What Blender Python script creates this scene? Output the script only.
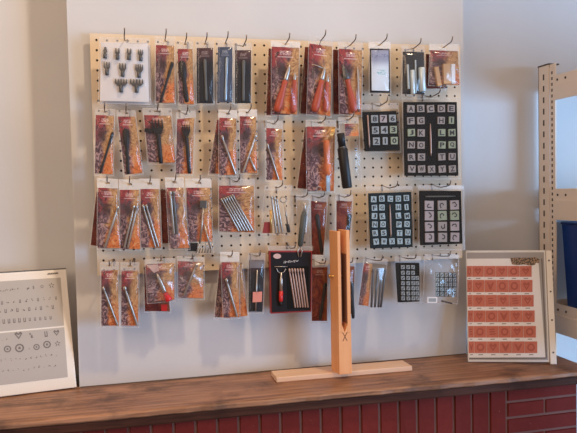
import bpy, math, random
from mathutils import Vector, Matrix

for o in list(bpy.data.objects):
    bpy.data.objects.remove(o)
SC = bpy.context.scene
COL = SC.collection

# ------------------------------------------------------------------ camera
ZO = 2.0874                                   # height of the pegboard's top row of holes above the floor
W, H, FPX = 577, 433, 650.0
YAW, PITCH, ROLL = 0.235749, -0.040862, -0.020329
CAM = Vector((-0.3312, -1.7241, -0.3880 + ZO))
_cy, _sy, _cp, _sp = math.cos(YAW), math.sin(YAW), math.cos(PITCH), math.sin(PITCH)
FW = Vector((_sy * _cp, _cy * _cp, _sp))
_r = Vector((_cy, -_sy, 0.0)); _u = _r.cross(FW)
RT = _r * math.cos(ROLL) + _u * math.sin(ROLL)
UP = -_r * math.sin(ROLL) + _u * math.cos(ROLL)
cd = bpy.data.cameras.new('camera'); cam = bpy.data.objects.new('camera', cd); COL.objects.link(cam)
cam.matrix_world = Matrix(((RT.x, UP.x, -FW.x, CAM.x), (RT.y, UP.y, -FW.y, CAM.y), (RT.z, UP.z, -FW.z, CAM.z), (0, 0, 0, 1)))
cd.sensor_width = 36.0; cd.lens = 36.0 * FPX / W; cd.clip_start = 0.05
SC.camera = cam

# ------------------------------------------------------------------ light
wd = bpy.data.worlds.new('room_light'); SC.world = wd; wd.use_nodes = True
wb = wd.node_tree.nodes['Background']; wb.inputs[0].default_value = (1.0, 0.76, 0.60, 1); wb.inputs[1].default_value = 0.47

def area(name, loc, target, size, size_y, power, color):
    l = bpy.data.lights.new(name, 'AREA'); l.shape = 'RECTANGLE'; l.size = size; l.size_y = size_y
    l.energy = power; l.color = color
    o = bpy.data.objects.new(name, l); COL.objects.link(o); o.location = loc
    o.rotation_euler = (Vector(target) - Vector(loc)).to_track_quat('-Z', 'Y').to_euler()
    return o
sl = bpy.data.lights.new('ceiling_spot', 'SPOT'); sl.energy = 245; sl.color = (1.0, 0.76, 0.52); sl.spot_size = math.radians(52); sl.spot_blend = 1.0; sl.shadow_soft_size = 0.09
so = bpy.data.objects.new('ceiling_spot', sl); COL.objects.link(so); so.location = (1.0, -1.6, ZO + 2.35)
so.rotation_euler = (Vector((-0.5, 0.0, ZO - 0.15)) - so.location).to_track_quat('-Z', 'Y').to_euler()
area('warm_ambience_fill', (-1.9, -2.4, ZO + 0.9), (0.0, 0.0, ZO - 0.4), 1.6, 1.6, 30, (1.0, 0.72, 0.50))  # added unseen fill for part of the room's warm ambience
area('window_daylight', (2.5, -0.75, ZO - 0.55), (0.3, 0.0, ZO - 0.70), 1.1, 1.3, 50, (0.26, 0.58, 1.0))
area('blue_front_fill', (3.05, -2.95, ZO - 0.80), (0.1, 0.0, ZO - 0.7), 1.3, 1.3, 112, (0.36, 0.62, 1.0))  # added unseen bluish fill from the front, lifting the lower wall
SC.view_settings.view_transform = 'Standard'; SC.view_settings.look = 'None'
SC.view_settings.exposure = 0.0; SC.view_settings.gamma = 1.0; SC.view_settings.use_curve_mapping = False
SC.cycles.transparent_max_bounces = 32
SC.cycles.max_bounces = 8

# ------------------------------------------------------------------ helpers
RND = random.Random(7)
def ray(x, y): return RT * ((x - W / 2) / FPX) - UP * ((y - H / 2) / FPX) + FW
def at(x, y, Y):
    d = ray(x, y); return CAM + d * ((Y - CAM.y) / d.y)
def on_plane(x, y, p0, n):
    d = ray(x, y); return CAM + d * ((Vector(p0) - CAM).dot(n) / d.dot(n))
MM = 0.0026                                   # one pixel at the pegboard, in metres

def mat(name, color=(.5, .5, .5), rough=.6, metal=0.0, spec=.5):
    m = bpy.data.materials.new(name); m.use_nodes = True
    b = m.node_tree.nodes['Principled BSDF']
    b.inputs['Base Color'].default_value = (*color, 1); b.inputs['Roughness'].default_value = rough
    b.inputs['Metallic'].default_value = metal; b.inputs['Specular IOR Level'].default_value = spec
    return m
class NT:
    """small helper for writing node trees"""
    def __init__(s, m): s.m = m; s.t = m.node_tree; s.b = s.t.nodes['Principled BSDF']
    def n(s, typ, **kw):
        x = s.t.nodes.new(typ)
        for k, v in kw.items():
            if k.startswith('i_'):
                x.inputs[int(k[2:]) if k[2:].isdigit() else k[2:].replace('_', ' ')].default_value = v
            else: setattr(x, k, v)
        return x
    def l(s, a, b): s.t.links.new(a, b)
    def math(s, op, a, b=None, clamp=False):
        x = s.n('ShaderNodeMath', operation=op, use_clamp=clamp)
        for i, v in enumerate((a, b)):
            if v is None: continue
            if isinstance(v, (int, float)): x.inputs[i].default_value = v
            else: s.l(v, x.inputs[i])
        return x.outputs[0]
    def step(s, v, lo, hi):
        x = s.n('ShaderNodeMapRange', interpolation_type='SMOOTHSTEP'); s.l(v, x.inputs[0])
        x.inputs[1].default_value = lo; x.inputs[2].default_value = hi
        return x.outputs[0]
    def mix(s, f, a, b):
        x = s.n('ShaderNodeMix', data_type='RGBA')
        for i, v in ((0, f), (6, a), (7, b)):
            if isinstance(v, (int, float)): x.inputs[i].default_value = v
            elif isinstance(v, tuple): x.inputs[i].default_value = (*v, 1)
            else: s.l(v, x.inputs[i])
        return x.outputs[2]
    def noise(s, vec, scale, detail=3, rough=.5, dist=0):
        x = s.n('ShaderNodeTexNoise'); x.inputs['Scale'].default_value = scale; x.inputs['Detail'].default_value = detail
        x.inputs['Roughness'].default_value = rough; x.inputs['Distortion'].default_value = dist
        if vec is not None: s.l(vec, x.inputs['Vector'])
        return x.outputs['Fac']
    def vmul(s, vec, v):
        x = s.n('ShaderNodeVectorMath', operation='MULTIPLY'); s.l(vec, x.inputs[0]); x.inputs[1].default_value = v
        return x.outputs[0]
    def bump(s, h, strength=.2, dist=.002):
        x = s.n('ShaderNodeBump'); x.inputs['Strength'].default_value = strength; x.inputs['Distance'].default_value = dist
        s.l(h, x.inputs['Height']); s.l(x.outputs[0], s.b.inputs['Normal'])
    def base(s, c): s.l(c, s.b.inputs['Base Color'])

M = {}
# painted wall
m = mat('painted_wall', (.62, .61, .61), .38); k = NT(m); g = k.n('ShaderNodeNewGeometry').outputs['Position']
k.base(k.mix(k.step(k.noise(g, 3.0, 4), .3, .7), (.60, .595, .60), (.645, .635, .63)))
k.bump(k.noise(g, 45, 3), .12, .002); M['wall'] = m
# plastered ceiling / floor out of view
M['ceiling'] = mat('ceiling_paint', (.7, .68, .65), .8)
m = mat('floor_boards', (.2, .13, .08), .6); M['floor'] = m
# pegboard
m = mat('pegboard_board', (.66, .56, .42), .45); k = NT(m); g = k.n('ShaderNodeNewGeometry').outputs['Position']
k.base(k.mix(k.noise(g, 30, 4), (.74, .60, .43), (.84, .70, .53))); M['peg'] = m
M['hole'] = mat('hole_shade', (.045, .028, .018), .9)  # shade inside the holes, put into a dark colour
# mantel wood
def wood(name, c1, c2, c3, scale, rough, spec=.4):
    m = mat(name, c1, rough, 0, spec); k = NT(m); g = k.n('ShaderNodeNewGeometry').outputs['Position']
    v = k.vmul(g, scale)
    a = k.noise(v, 1.0, 6, .65, .6); b = k.noise(g, 9.0, 5, .6)
    c = k.mix(k.step(a, .33, .66), c1, c2); c = k.mix(k.math('MULTIPLY', k.step(b, .48, .72), .75), c, c3)
    k.base(c); k.bump(a, .35, .003)
    k.l(k.math('ADD', k.math('MULTIPLY', b, .35), rough - .15), k.b.inputs['Roughness'])
    return m
M['mantel'] = wood('mantel_wood', (.200, .090, .047), (.45, .225, .125), (.080, .042, .030), (4.0, 75.0, 75.0), .42)
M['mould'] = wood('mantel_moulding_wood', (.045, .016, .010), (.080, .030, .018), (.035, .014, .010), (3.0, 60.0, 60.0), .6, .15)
M['gap'] = mat('dusty_gap', (.10, .065, .05), .9)
M['pine'] = wood('pale_pine', (.84, .37, .15), (.90, .45, .20), (.84, .39, .17), (70.0, 70.0, 4.0), .5, .3)
M['pine_base'] = wood('pale_pine_base', (.80, .52, .34), (.86, .60, .42), (.80, .53, .36), (4.0, 70.0, 70.0), .5, .3)
M['lining'] = mat('brown_suede', (.26, .10, .05), .85)
M['green_grey'] = mat('green_grey_grip', (.055, .062, .052), .5)
M['title_grey'] = mat('grey_title', (.20, .18, .19), .6)
M['groove'] = mat('dark_scratch', (.12, .04, .015), .8)
# bricks
m = mat('red_brick', (.2, .04, .03), .85, 0, .2); k = NT(m); g = k.n('ShaderNodeNewGeometry').outputs['Position']
ri = k.n('ShaderNodeNewGeometry').outputs['Random Per Island']
c = k.mix(k.noise(g, 28, 5, .65), (.125, .012, .009), (.215, .027, .019)); c = k.mix(k.math('MULTIPLY', ri, .45), c, (.095, .012, .010))
c = k.mix(k.step(k.noise(g, 120, 2), .73, .78), c, (.30, .17, .14))
k.base(c); k.bump(k.noise(g, 90, 4), .4, .002); M['brick'] = m
M['mortar'] = mat('mortar', (.19, .095, .08), .95, 0, .1)
# metals, plastics
M['hook'] = mat('hook_wire', (.20, .15, .12), .35, .8)
M['steel'] = mat('polished_steel', (.52, .46, .41), .34, .85)
M['steel_dark'] = mat('dark_steel', (.13, .125, .125), .38, .7)
M['black_tool'] = mat('black_tool_finish', (.020, .018, .019), .42, 0, .3)
M['grey_tool'] = mat('grey_handle', (.12, .12, .11), .5)
M['bluish_metal'] = mat('bluish_metal', (.40, .50, .60), .3, .5)
M['copper'] = mat('copper', (.52, .34, .27), .45, .5)
M['brass'] = mat('brass', (.75, .46, .16), .3, .9)
M['red_handle'] = mat('orange_red_handle', (.50, .075, .032), .4)
M['red_plastic'] = mat('red_plastic', (.62, .02, .02), .35)
M['orange_wood'] = mat('orange_wooden_handle', (.66, .17, .05), .4)
M['tan_wood'] = mat('tan_wood', (.66, .40, .20), .6)
M['white'] = mat('white_paper', (.92, .90, .90), .7)
M['white_card'] = mat('white_card', (.80, .76, .75), .5)
M['silver_light'] = mat('pale_blue_metal', (.62, .72, .76), .35, .3)
M['tray'] = mat('black_foam_tray', (.010, .010, .010), .8, 0, .12)
M['tray_teal'] = mat('teal_black_tray', (.008, .020, .025), .8, 0, .15)
M['tile_pale'] = mat('pale_metal_tile', (.42, .50, .50), .5, .2)
M['tile_beige'] = mat('beige_metal_tile', (.40, .33, .29), .55, .1)
M['tile_green'] = mat('greenish_metal_tile', (.36, .39, .25), .55, .1)
M['tile_pink'] = mat('rosy_metal_tile', (.47, .38, .36), .55, .1)
M['tile_grey'] = mat('grey_metal_tile', (.36, .36, .34), .5, .2)
M['ink'] = mat('dark_ink', (.04, .035, .035), .7)
M['ink_soft'] = mat('grey_ink', (.20, .175, .165), .7)
M['logo_pink'] = mat('pale_print', (.62, .42, .38), .6)
M['sticker'] = mat('salmon_sticker', (.72, .26, .19), .6)
M['black_card'] = mat('black_card', (.012, .009, .010), .5, 0, .25)
M['red_card'] = mat('red_card', (.32, .022, .022), .4)
M['rack'] = None
M['blue_bin'] = mat('blue_plastic', (.004, .035, .20), .4)
M['rack_dark'] = mat('slot_dark', (.07, .05, .035), .8)
M['board_wood'] = mat('particle_board', (.42, .28, .17), .8)
m = mat('cream_rack_paint', (.80, .67, .55), .45); M['rack'] = m
M['cream_frame'] = mat('cream_plastic', (.90, .84, .76), .4)
M['white_frame'] = mat('white_frame_plastic', (.80, .80, .80), .35)
M['sheet_grey'] = mat('grey_leather_sheet', (.50, .46, .42), .6)
M['band_grey'] = mat('grey_print', (.40, .38, .39), .6)
m = mat('stamped_leather', (.48, .11, .06), .55); k = NT(m); g = k.n('ShaderNodeNewGeometry').outputs['Position']
k.base(k.mix(k.noise(g, 60, 4, .6), (.52, .12, .075), (.70, .22, .145))); M['leather'] = m
M['leather_dark'] = mat('pressed_leather', (.44, .092, .058), .6)
m = mat('bronze_logo', (.2, .1, .05), .6); k = NT(m); g = k.n('ShaderNodeNewGeometry').outputs['Position']
k.base(k.mix(k.step(k.noise(g, 260, 3), .42, .6), (.07, .05, .03), (.42, .27, .17))); M['bronze'] = m

def clear_mat(name, gloss, haze, tint=(1, 1, 1), rough=.12, haze_col=(.9, .9, .92)):
    m = bpy.data.materials.new(name); m.use_nodes = True; t = m.node_tree
    for n in list(t.nodes): t.nodes.remove(n)
    out = t.nodes.new('ShaderNodeOutputMaterial'); tr = t.nodes.new('ShaderNodeBsdfTransparent'); tr.inputs[0].default_value = (*tint, 1)
    gl = t.nodes.new('ShaderNodeBsdfGlossy'); gl.inputs['Roughness'].default_value = rough
    df = t.nodes.new('ShaderNodeBsdfDiffuse'); df.inputs[0].default_value = (*haze_col, 1)
    lw = t.nodes.new('ShaderNodeLayerWeight'); lw.inputs[0].default_value = .25
    ma = t.nodes.new('ShaderNodeMath'); ma.operation = 'MULTIPLY_ADD'; ma.inputs[1].default_value = .35; ma.inputs[2].default_value = gloss
    t.links.new(lw.outputs['Fresnel'], ma.inputs[0])
    m1 = t.nodes.new('ShaderNodeMixShader'); m1.inputs[0].default_value = haze
    m2 = t.nodes.new('ShaderNodeMixShader')
    t.links.new(tr.outputs[0], m1.inputs[1]); t.links.new(df.outputs[0], m1.inputs[2])
    t.links.new(ma.outputs[0], m2.inputs[0]); t.links.new(m1.outputs[0], m2.inputs[1]); t.links.new(gl.outputs[0], m2.inputs[2])
    t.links.new(m2.outputs[0], out.inputs[0])
    return m
M['bag'] = clear_mat('clear_bag_film', .012, .012)
M['bag_crinkle'] = clear_mat('crinkled_bag_film', .05, .03, rough=.18)
M['bag_back'] = clear_mat('bag_back_film', .005, .02)
M['header'] = clear_mat('bag_header_film', .03, .20, rough=.25, haze_col=(.92, .89, .85))
M['header_white'] = clear_mat('white_glare_film', .03, .48, rough=.3, haze_col=(.95, .91, .85))  # whitish header plastic, with warm glare put into its haze
M['header_clear'] = clear_mat('clear_header_film', .05, .14, rough=.2)
M['case'] = clear_mat('clear_hard_case', .012, .010, rough=.06)
M['case_rim'] = clear_mat('clear_case_rim', .05, .22, rough=.2, haze_col=(.8, .78, .78))
M['seam'] = clear_mat('bag_seam_film', .06, .24, rough=.25, haze_col=(.92, .88, .86))
M['acrylic'] = clear_mat('acrylic_sheet', .01, .01, rough=.06)

# printed backing cards: marbled artwork, maroon to gold, with a pale logo block at the top
def card_mat(name, mode=0):
    m = mat(name, (.2, .1, .08), .55, 0, .15); k = NT(m)
    uv = k.n('ShaderNodeUVMap').outputs[0]; oi = k.n('ShaderNodeObjectInfo').outputs['Random']
    sp = k.n('ShaderNodeSeparateXYZ'); k.l(uv, sp.inputs[0]); u, v = sp.outputs[0], sp.outputs[1]
    off = k.n('ShaderNodeCombineXYZ'); k.l(k.math('MULTIPLY', oi, 37.0), off.inputs[2])
    ad = k.n('ShaderNodeVectorMath', operation='ADD'); k.l(k.vmul(uv, (1.0, 2.2, 1.0)), ad.inputs[0]); k.l(off.outputs[0], ad.inputs[1])
    q = ad.outputs[0]
    n1 = k.noise(q, 2.2, 4, .6, .8); n2 = k.noise(q, 3.6, 4, .6, 2.6); n3 = k.noise(q, 26, 3, .6)
    nn = k.math('SUBTRACT', n1, .5)
    if mode == 0:
        left = k.mix(k.step(k.math('ADD', v, nn), .60, .90), (.15, .085, .10), (.36, .060, .062))
        left = k.mix(k.math('MULTIPLY', k.step(n2, .51, .57), k.step(v, .72, .35)), left, (.46, .29, .28))
        left = k.mix(k.math('MULTIPLY', k.step(n2, .46, .40), .85), left, (.060, .032, .040))
        right = k.mix(k.step(k.math('ADD', v, nn), .12, .62), (.74, .20, .05), (.50, .27, .115))
        right = k.mix(k.math('MULTIPLY', k.step(n2, .54, .60), .65), right, (.76, .44, .20))
        right = k.mix(k.math('MULTIPLY', k.step(n2, .45, .40), .6), right, (.20, .055, .025))
        f = k.step(k.math('ADD', k.math('ADD', u, k.math('MULTIPLY', nn, .9)), k.math('MULTIPLY', k.math('SUBTRACT', .5, v), .22)), .36, .68)
        c = k.mix(f, left, right)
        blot = k.math('MULTIPLY', k.step(k.math('ABSOLUTE', k.math('SUBTRACT', v, .66)), .16, .02), k.step(k.math('ABSOLUTE', k.math('SUBTRACT', u, .36)), .34, .05))
        c = k.mix(k.math('MULTIPLY', blot, .78), c, (.050, .030, .026))
        lc = (.86, .68, .64)
    elif mode == 1:                           # dark maroon-brown, with the shade on tucked-behind cards put into it
        c = k.mix(k.step(n1, .35, .7), (.12, .014, .013), (.26, .055, .028)); c = k.mix(k.step(n2, .55, .65), c, (.05, .012, .012))
        c = k.mix(k.math('MULTIPLY', k.step(k.math('ADD', u, nn), .6, .9), .6), c, (.32, .10, .03))
        lc = (.55, .36, .32)
    elif mode == 2:                           # near black with reddish title
        c = k.mix(n1, (.012, .012, .014), (.035, .032, .036)); c = k.mix(k.math('MULTIPLY', k.step(v, .70, .92), .8), c, (.11, .05, .05))
        lc = (.42, .33, .31)
    else:                                     # blue-grey
        c = k.mix(n1, (.045, .06, .10), (.11, .13, .18)); lc = (.40, .42, .48)
    # logo block: oval, two short lines of print
    du = k.math('ABSOLUTE', k.math('SUBTRACT', u, .5))
    oval = k.math('MULTIPLY', k.step(k.math('ABSOLUTE', k.math('SUBTRACT', v, .915)), .042, .022), k.step(du, .24, .16))
    line = k.math('MULTIPLY', k.step(k.math('ABSOLUTE', k.math('SUBTRACT', v, .855)), .010, .004), k.step(du, .30, .27))
    msk = k.math('MAXIMUM', k.math('MULTIPLY', oval, k.step(n3, .40, .62)), k.math('MULTIPLY', line, .7))
    c = k.mix(k.math('MULTIPLY', msk, .75), c, lc)
    if mode in (2, 3):                        # column of tiny print down one edge
        e = k.math('MULTIPLY', k.step(k.math('ABSOLUTE', k.math('SUBTRACT', u, .10)), .05, .02), k.step(n3, .5, .6))
        c = k.mix(k.math('MULTIPLY', e, .6), c, (.5, .46, .44))
    k.base(c)
    return m
for i, nm in enumerate(('art', 'maroon', 'dark', 'bluegrey')): M[nm] = card_mat('printed_card_' + nm, i)

# ---- mesh builder
class MB:
    def __init__(s): s.v = []; s.f = []; s.mi = []; s.uv = {}; s.mats = []; s.smooth = []
    def midx(s, m):
        if m not in s.mats: s.mats.append(m)
        return s.mats.index(m)
    def add(s, vs, fs, m, smooth=False, uvs=None):
        b = len(s.v); s.v += [Vector(p) for p in vs]; i = s.midx(m)
        for q, f in enumerate(fs):
            if uvs and q in uvs: s.uv[len(s.f)] = uvs[q]
            s.f.append([b + j for j in f]); s.mi.append(i); s.smooth.append(smooth)
        return s
    def hexa(s, c, m):                        # eight corners: four of the back, then four of the front
        return s.add(c, [(0, 1, 2, 3), (7, 6, 5, 4), (0, 4, 5, 1), (1, 5, 6, 2), (2, 6, 7, 3), (3, 7, 4, 0)], m)
    def box(s, lo, hi, m):
        x0, y0, z0 = lo; x1, y1, z1 = hi
        return s.hexa([(x0, y0, z0), (x1, y0, z0), (x1, y0, z1), (x0, y0, z1), (x0, y1, z0), (x1, y1, z0), (x1, y1, z1), (x0, y1, z1)], m)
    def plate(s, q, n, t, m, uv=False):       # q = TL,TR,BR,BL of the front; n = direction from front to back
        q = [Vector(p) for p in q]; n = Vector(n) * t
        vs = q + [p + n for p in q]
        fs = [(0, 3, 2, 1), (4, 5, 6, 7), (0, 1, 5, 4), (1, 2, 6, 5), (2, 3, 7, 6), (3, 0, 4, 7)]
        return s.add(vs, fs, m, False, {0: [(0, 1), (0, 0), (1, 0), (1, 1)]} if uv else None)
    def bar(s, p0, p1, w, t, n, m, w1=None):  # flat bar from p0 to p1, width w, thickness t along n
        p0, p1, n = Vector(p0), Vector(p1), Vector(n); a = (p1 - p0).normalized(); b = a.cross(n).normalized(); w1 = w if w1 is None else w1
        q = [p0 - b * w / 2, p0 + b * w / 2, p1 + b * w1 / 2, p1 - b * w1 / 2]
        return s.hexa([p + n * t / 2 for p in q] + [p - n * t / 2 for p in q], m)
    def lathe(s, p0, p1, prof, m, seg=10, flat=1.0, fn=None):   # prof = [(t, r)]
        p0, p1 = Vector(p0), Vector(p1); a = (p1 - p0).normalized()
        n = Vector(fn) if fn else Vector((0, -1, 0)); b = a.cross(n).normalized(); c = b.cross(a).normalized()
        vs, fs = [], []
        for t, r in prof:
            o = p0.lerp(p1, t)
            for i in range(seg):
                w = 2 * math.pi * i / seg; vs.append(o + b * (r * math.cos(w)) + c * (r * flat * math.sin(w)))
        for j in range(len(prof) - 1):
            for i in range(seg):
                k2 = (i + 1) % seg; fs.append((j * seg + i, j * seg + k2, (j + 1) * seg + k2, (j + 1) * seg + i))
        fs.append(tuple(range(seg))[::-1]); fs.append(tuple(range((len(prof) - 1) * seg, len(prof) * seg)))
        return s.add(vs, fs, m, True)
    def tube(s, pts, r, m, seg=8, r1=None):
        pts = [Vector(p) for p in pts]; vs, fs = [], []; pb = None
        for i, p in enumerate(pts):
            a = (pts[min(i + 1, len(pts) - 1)] - pts[max(i - 1, 0)]).normalized()
            h = pb if pb else (Vector((1, 0, 0)) if abs(a.x) < .9 else Vector((0, 0, 1)))
            b = (h - a * h.dot(a)).normalized(); c = a.cross(b); pb = b
            rr = r if r1 is None else r + (r1 - r) * i / (len(pts) - 1)
            for j in range(seg):
                w = 2 * math.pi * j / seg; vs.append(p + b * (rr * math.cos(w)) + c * (rr * math.sin(w)))
        for i in range(len(pts) - 1):
            for j in range(seg):
                k2 = (j + 1) % seg; fs.append((i * seg + j, i * seg + k2, (i + 1) * seg + k2, (i + 1) * seg + j))
        fs.append(tuple(range(seg))[::-1]); fs.append(tuple(range((len(pts) - 1) * seg, len(pts) * seg)))
        return s.add(vs, fs, m, True)
    def build(s, name, parent=None, origin=None, bevel=0.0):
        me = bpy.data.meshes.new(name); o = bpy.data.objects.new(name, me); COL.objects.link(o)
        base = Vector(parent['_o']) if parent is not None else (Vector(origin) if origin is not None else Vector((0, 0, 0)))
        me.from_pydata([tuple(p - base) for p in s.v], [], s.f)
        for m in s.mats: me.materials.append(m)
        for p, i, sm in zip(me.polygons, s.mi, s.smooth): p.material_index = i; p.use_smooth = sm
        if s.uv:
            ul = me.uv_layers.new(name='UVMap')
            for fi, cs in s.uv.items():
                for li, c in zip(me.polygons[fi].loop_indices, cs): ul.data[li].uv = c
        me.update()
        if parent is not None: o.parent = parent
        elif origin is not None: o.location = base
        if bevel:
            b = o.modifiers.new('edge', 'BEVEL'); b.width = bevel; b.segments = 2; b.limit_method = 'ANGLE'
        o['_o'] = tuple(base) if parent is None or True else None
        return o
ALL_ROOTS = []
def empty(name, loc):
    o = bpy.data.objects.new(name, None); COL.objects.link(o); o.location = loc; o['_o'] = tuple(loc); o.empty_display_size = .02
    return o
def tag(o, label, cat, group=None, kind=None):
    o['label'] = label; o['category'] = cat
    if group: o['group'] = group
    if kind: o['kind'] = kind
    return o
def structure(o, label, cat):
    return tag(o, label, cat, None, 'structure')

# ------------------------------------------------------------------ room shell
ZT = -0.8874 + ZO                             # mantel top
BL_, BR_ = -0.477, 0.624                      # chimney breast edges
AY, WY = 0.14, 0.02                           # alcove wall, chimney breast face
CE = ZO + 1.75
structure(MB().box((BL_, WY, 0), (BR_, AY + .25, CE), M['wall']).build('wall_back'), 'off-white painted chimney breast behind the pegboard', 'wall')
structure(MB().box((-3.0, AY, 0), (BL_, AY + .2, CE), M['wall']).build('wall_left'), 'cream-lit recessed wall behind the framed stamp sheet', 'wall')
structure(MB().box((BR_, AY, 0), (3.2, AY + .2, CE), M['wall']).build('wall_right'), 'bluish recessed wall behind the cream metal rack', 'wall')
structure(MB().box((-3.0, -4.2, -.1), (3.2, AY + .3, 0), M['floor']).build('floor'), 'brown boarded shop floor below the fireplace', 'floor')

# ------------------------------------------------------------------ fireplace: brick surround and mantelpiece
FB = -0.19                                    # brick face
mb = MB(); mb.box((-0.75, FB + .004, 0), (0.845, WY, ZT - .04), M['mortar'])
zs = -0.948 + ZO
def brick(x0, x1, z0, z1):
    y1 = FB + .006; y0 = FB; j = .0012
    b = [RND.uniform(-j, j) for _ in range(4)]
    e = .0022
    back = [(x0, y1, z0), (x1, y1, z0), (x1, y1, z1), (x0, y1, z1)]
    fr = [(x0 + e, y0 + b[0], z0 + e), (x1 - e, y0 + b[1], z0 + e), (x1 - e, y0 + b[2], z1 - e), (x0 + e, y0 + b[3], z1 - e)]
    mb.hexa(back + fr, M['brick'])
pit, jo = 0.0517, 0.0048
x = 0.6276
while x > -0.74:                              # soldier course
    brick(x - pit + jo / 2, x - jo / 2, zs - .215, ZT - .0405); x -= pit
zc = [ZT - .0405, -0.9682 + ZO, -1.0115 + ZO, -1.0560 + ZO]
z = -1.1005 + ZO
while z > .03: zc.append(z); z -= .0445
for i in range(len(zc) - 1):                  # running bond at the end of the surround
    xs = [0.6276, 0.7435, 0.845] if i % 2 else [0.6276, 0.845]
    if i == 1: xs = [0.6276, 0.7435, 0.845]
    elif i == 2: xs = [0.6276, 0.845]
    for a, b in zip(xs, xs[1:]): brick(a + jo / 2, b - jo / 2, zc[i + 1] + jo / 2, zc[i] - jo / 2)
z = zs - .215
while z > .03:
    x = -0.74 + (RND.random() * .1)
    while x < 0.6: brick(max(-.74, x) + jo / 2, min(x + .165, .6276) - jo / 2, z - .0445 + jo / 2, z - jo / 2); x += .165
    z -= .0445
structure(mb.build('brick_surround'), 'dark red brick fireplace surround with upright top course', 'fireplace')

root = empty('mantelpiece', (0, -.1, ZT - .04))
tag(root, 'worn brown wooden mantelpiece over the red brick fireplace', 'mantelpiece')
def fy(x): return -0.2185 - 0.017 * (x - 0.1)  # front edge runs slightly off the wall line
mb = MB(); n = 60; x0, x1 = -1.05, 0.864; th = .017
prof = [(0, 0.0), (.0015, .0035), (.0045, .0065), (.0125, .0065), (.0155, .003), (.017, 0.0)]
vs, fs = [], []
for i in range(n + 1):
    xx = x0 + (x1 - x0) * i / n
    w = RND.uniform(-.0018, .0018); yb = WY - .001 if BL_ - .002 < xx else AY - .001
    if xx > BR_ - .02: yb = WY - .001
    vs.append((xx, yb, ZT)); vs.append((xx, fy(xx) + .022, ZT + w * .15))
    for dz, dy in prof: vs.append((xx, fy(xx) + .0065 - dy + w, ZT - dz - abs(w) * .3))
    vs.append((xx, yb, ZT - th))
k_ = len(prof) + 3
for i in range(n):
    for j in range(k_): fs.append((i * k_ + j, i * k_ + (j + 1) % k_, (i + 1) * k_ + (j + 1) % k_, (i + 1) * k_ + j))
fs.append(tuple(range(k_))[::-1]); fs.append(tuple(range(n * k_, (n + 1) * k_)))
mb.add(vs, fs, M['mantel']); mb.build('top_slab', root)
mb = MB(); vs = []; n = 90; w = .004
for i in range(n + 1):                        # the dark uneven gap along the wall
    xx = BL_ + .002 + (BR_ - BL_ - .004) * i / n; w = min(.009, max(.002, w + RND.uniform(-.002, .002)))
    vs += [(xx, WY - .0005, ZT + .0022), (xx, WY - .0012 - w, ZT + .0002)]
mb.add(vs, [(2 * i, 2 * i + 2, 2 * i + 3, 2 * i + 1) for i in range(n)], M['gap']); mb.build('dark_back_gap', root)
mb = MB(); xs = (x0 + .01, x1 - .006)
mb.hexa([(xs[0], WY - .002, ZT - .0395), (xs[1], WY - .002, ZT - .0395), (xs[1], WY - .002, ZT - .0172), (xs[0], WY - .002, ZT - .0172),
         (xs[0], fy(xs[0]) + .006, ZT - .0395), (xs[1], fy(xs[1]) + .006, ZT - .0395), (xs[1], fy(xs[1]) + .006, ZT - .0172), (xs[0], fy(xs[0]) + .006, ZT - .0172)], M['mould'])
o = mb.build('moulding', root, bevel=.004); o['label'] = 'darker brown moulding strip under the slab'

# ------------------------------------------------------------------ pegboard
PX0, PX1, PZ0, PZ1, PP = -0.4225, 0.6035, -0.5975, 0.0165, 0.0254
mb = MB(); hr = .0031; cmin, cmax, rmax = -16, 23, 23
vs, fs, hf = [], [], []
def cellx(c): return PX0 if c == cmin else (c - .5) * PP
def cellx1(c): return PX1 if c == cmax else (c + .5) * PP
for c in range(cmin, cmax + 1):
    for r in range(rmax + 1):
        xa, xb = cellx(c), cellx1(c); za = PZ1 if r == 0 else -(r - .5) * PP; zb = PZ0 if r == rmax else -(r + .5) * PP
        b = len(vs); cx, cz = c * PP, -r * PP
        sq = [(xb, cz), (xb, za), (cx, za), (xa, za), (xa, cz), (xa, zb), (cx, zb), (xb, zb)]
        for X, Z in sq: vs.append((X, 0, Z + ZO))
        for i in range(8):
            w = math.pi / 4 * i; vs.append((cx + hr * math.cos(w), 0, cz + hr * math.sin(w) + ZO))
        for i in range(8):
            w = math.pi / 4 * i; vs.append((cx + hr * math.cos(w), .0045, cz + hr * math.sin(w) + ZO))
        for i in range(8):
            j = (i + 1) % 8
            fs.append((b + i, b + j, b + 8 + j, b + 8 + i)); hf.append((b + 8 + i, b + 8 + j, b + 16 + j, b + 16 + i))
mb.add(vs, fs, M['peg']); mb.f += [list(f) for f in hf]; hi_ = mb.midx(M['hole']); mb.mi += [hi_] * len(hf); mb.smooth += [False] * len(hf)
A, B, C, D = (PX0, ZO + PZ1), (PX1, ZO + PZ1), (PX1, ZO + PZ0), (PX0, ZO + PZ0)
for p, q in ((A, B), (B, C), (C, D), (D, A)):
    mb.add([(p[0], 0, p[1]), (q[0], 0, q[1]), (q[0], .0045, q[1]), (p[0], .0045, p[1])], [(0, 1, 2, 3)], M['peg'])
mb.add([(A[0], .0045, A[1]), (B[0], .0045, B[1]), (C[0], .0045, C[1]), (D[0], .0045, D[1])], [(0, 1, 2, 3)], M['hole'])  # added dark backing sheet so the holes look shaded
root = empty('pegboard', ((PX0 + PX1) / 2, 0, ZO + PZ0))
tag(root, 'cream pegboard panel full of small holes on the chimney breast', 'pegboard')
mb.build('perforated_panel', root)
mb = MB(); mb.box((PX0 + .03, .0047, ZO - .055), (PX1 - .03, WY, ZO - .02), M['board_wood']); mb.build('mounting_batten', root)
mb = MB(); mb.box((PX0 + .03, .0047, ZO - .56), (PX1 - .03, WY, ZO - .525), M['board_wood']); mb.build('mounting_batten', root)

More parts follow.
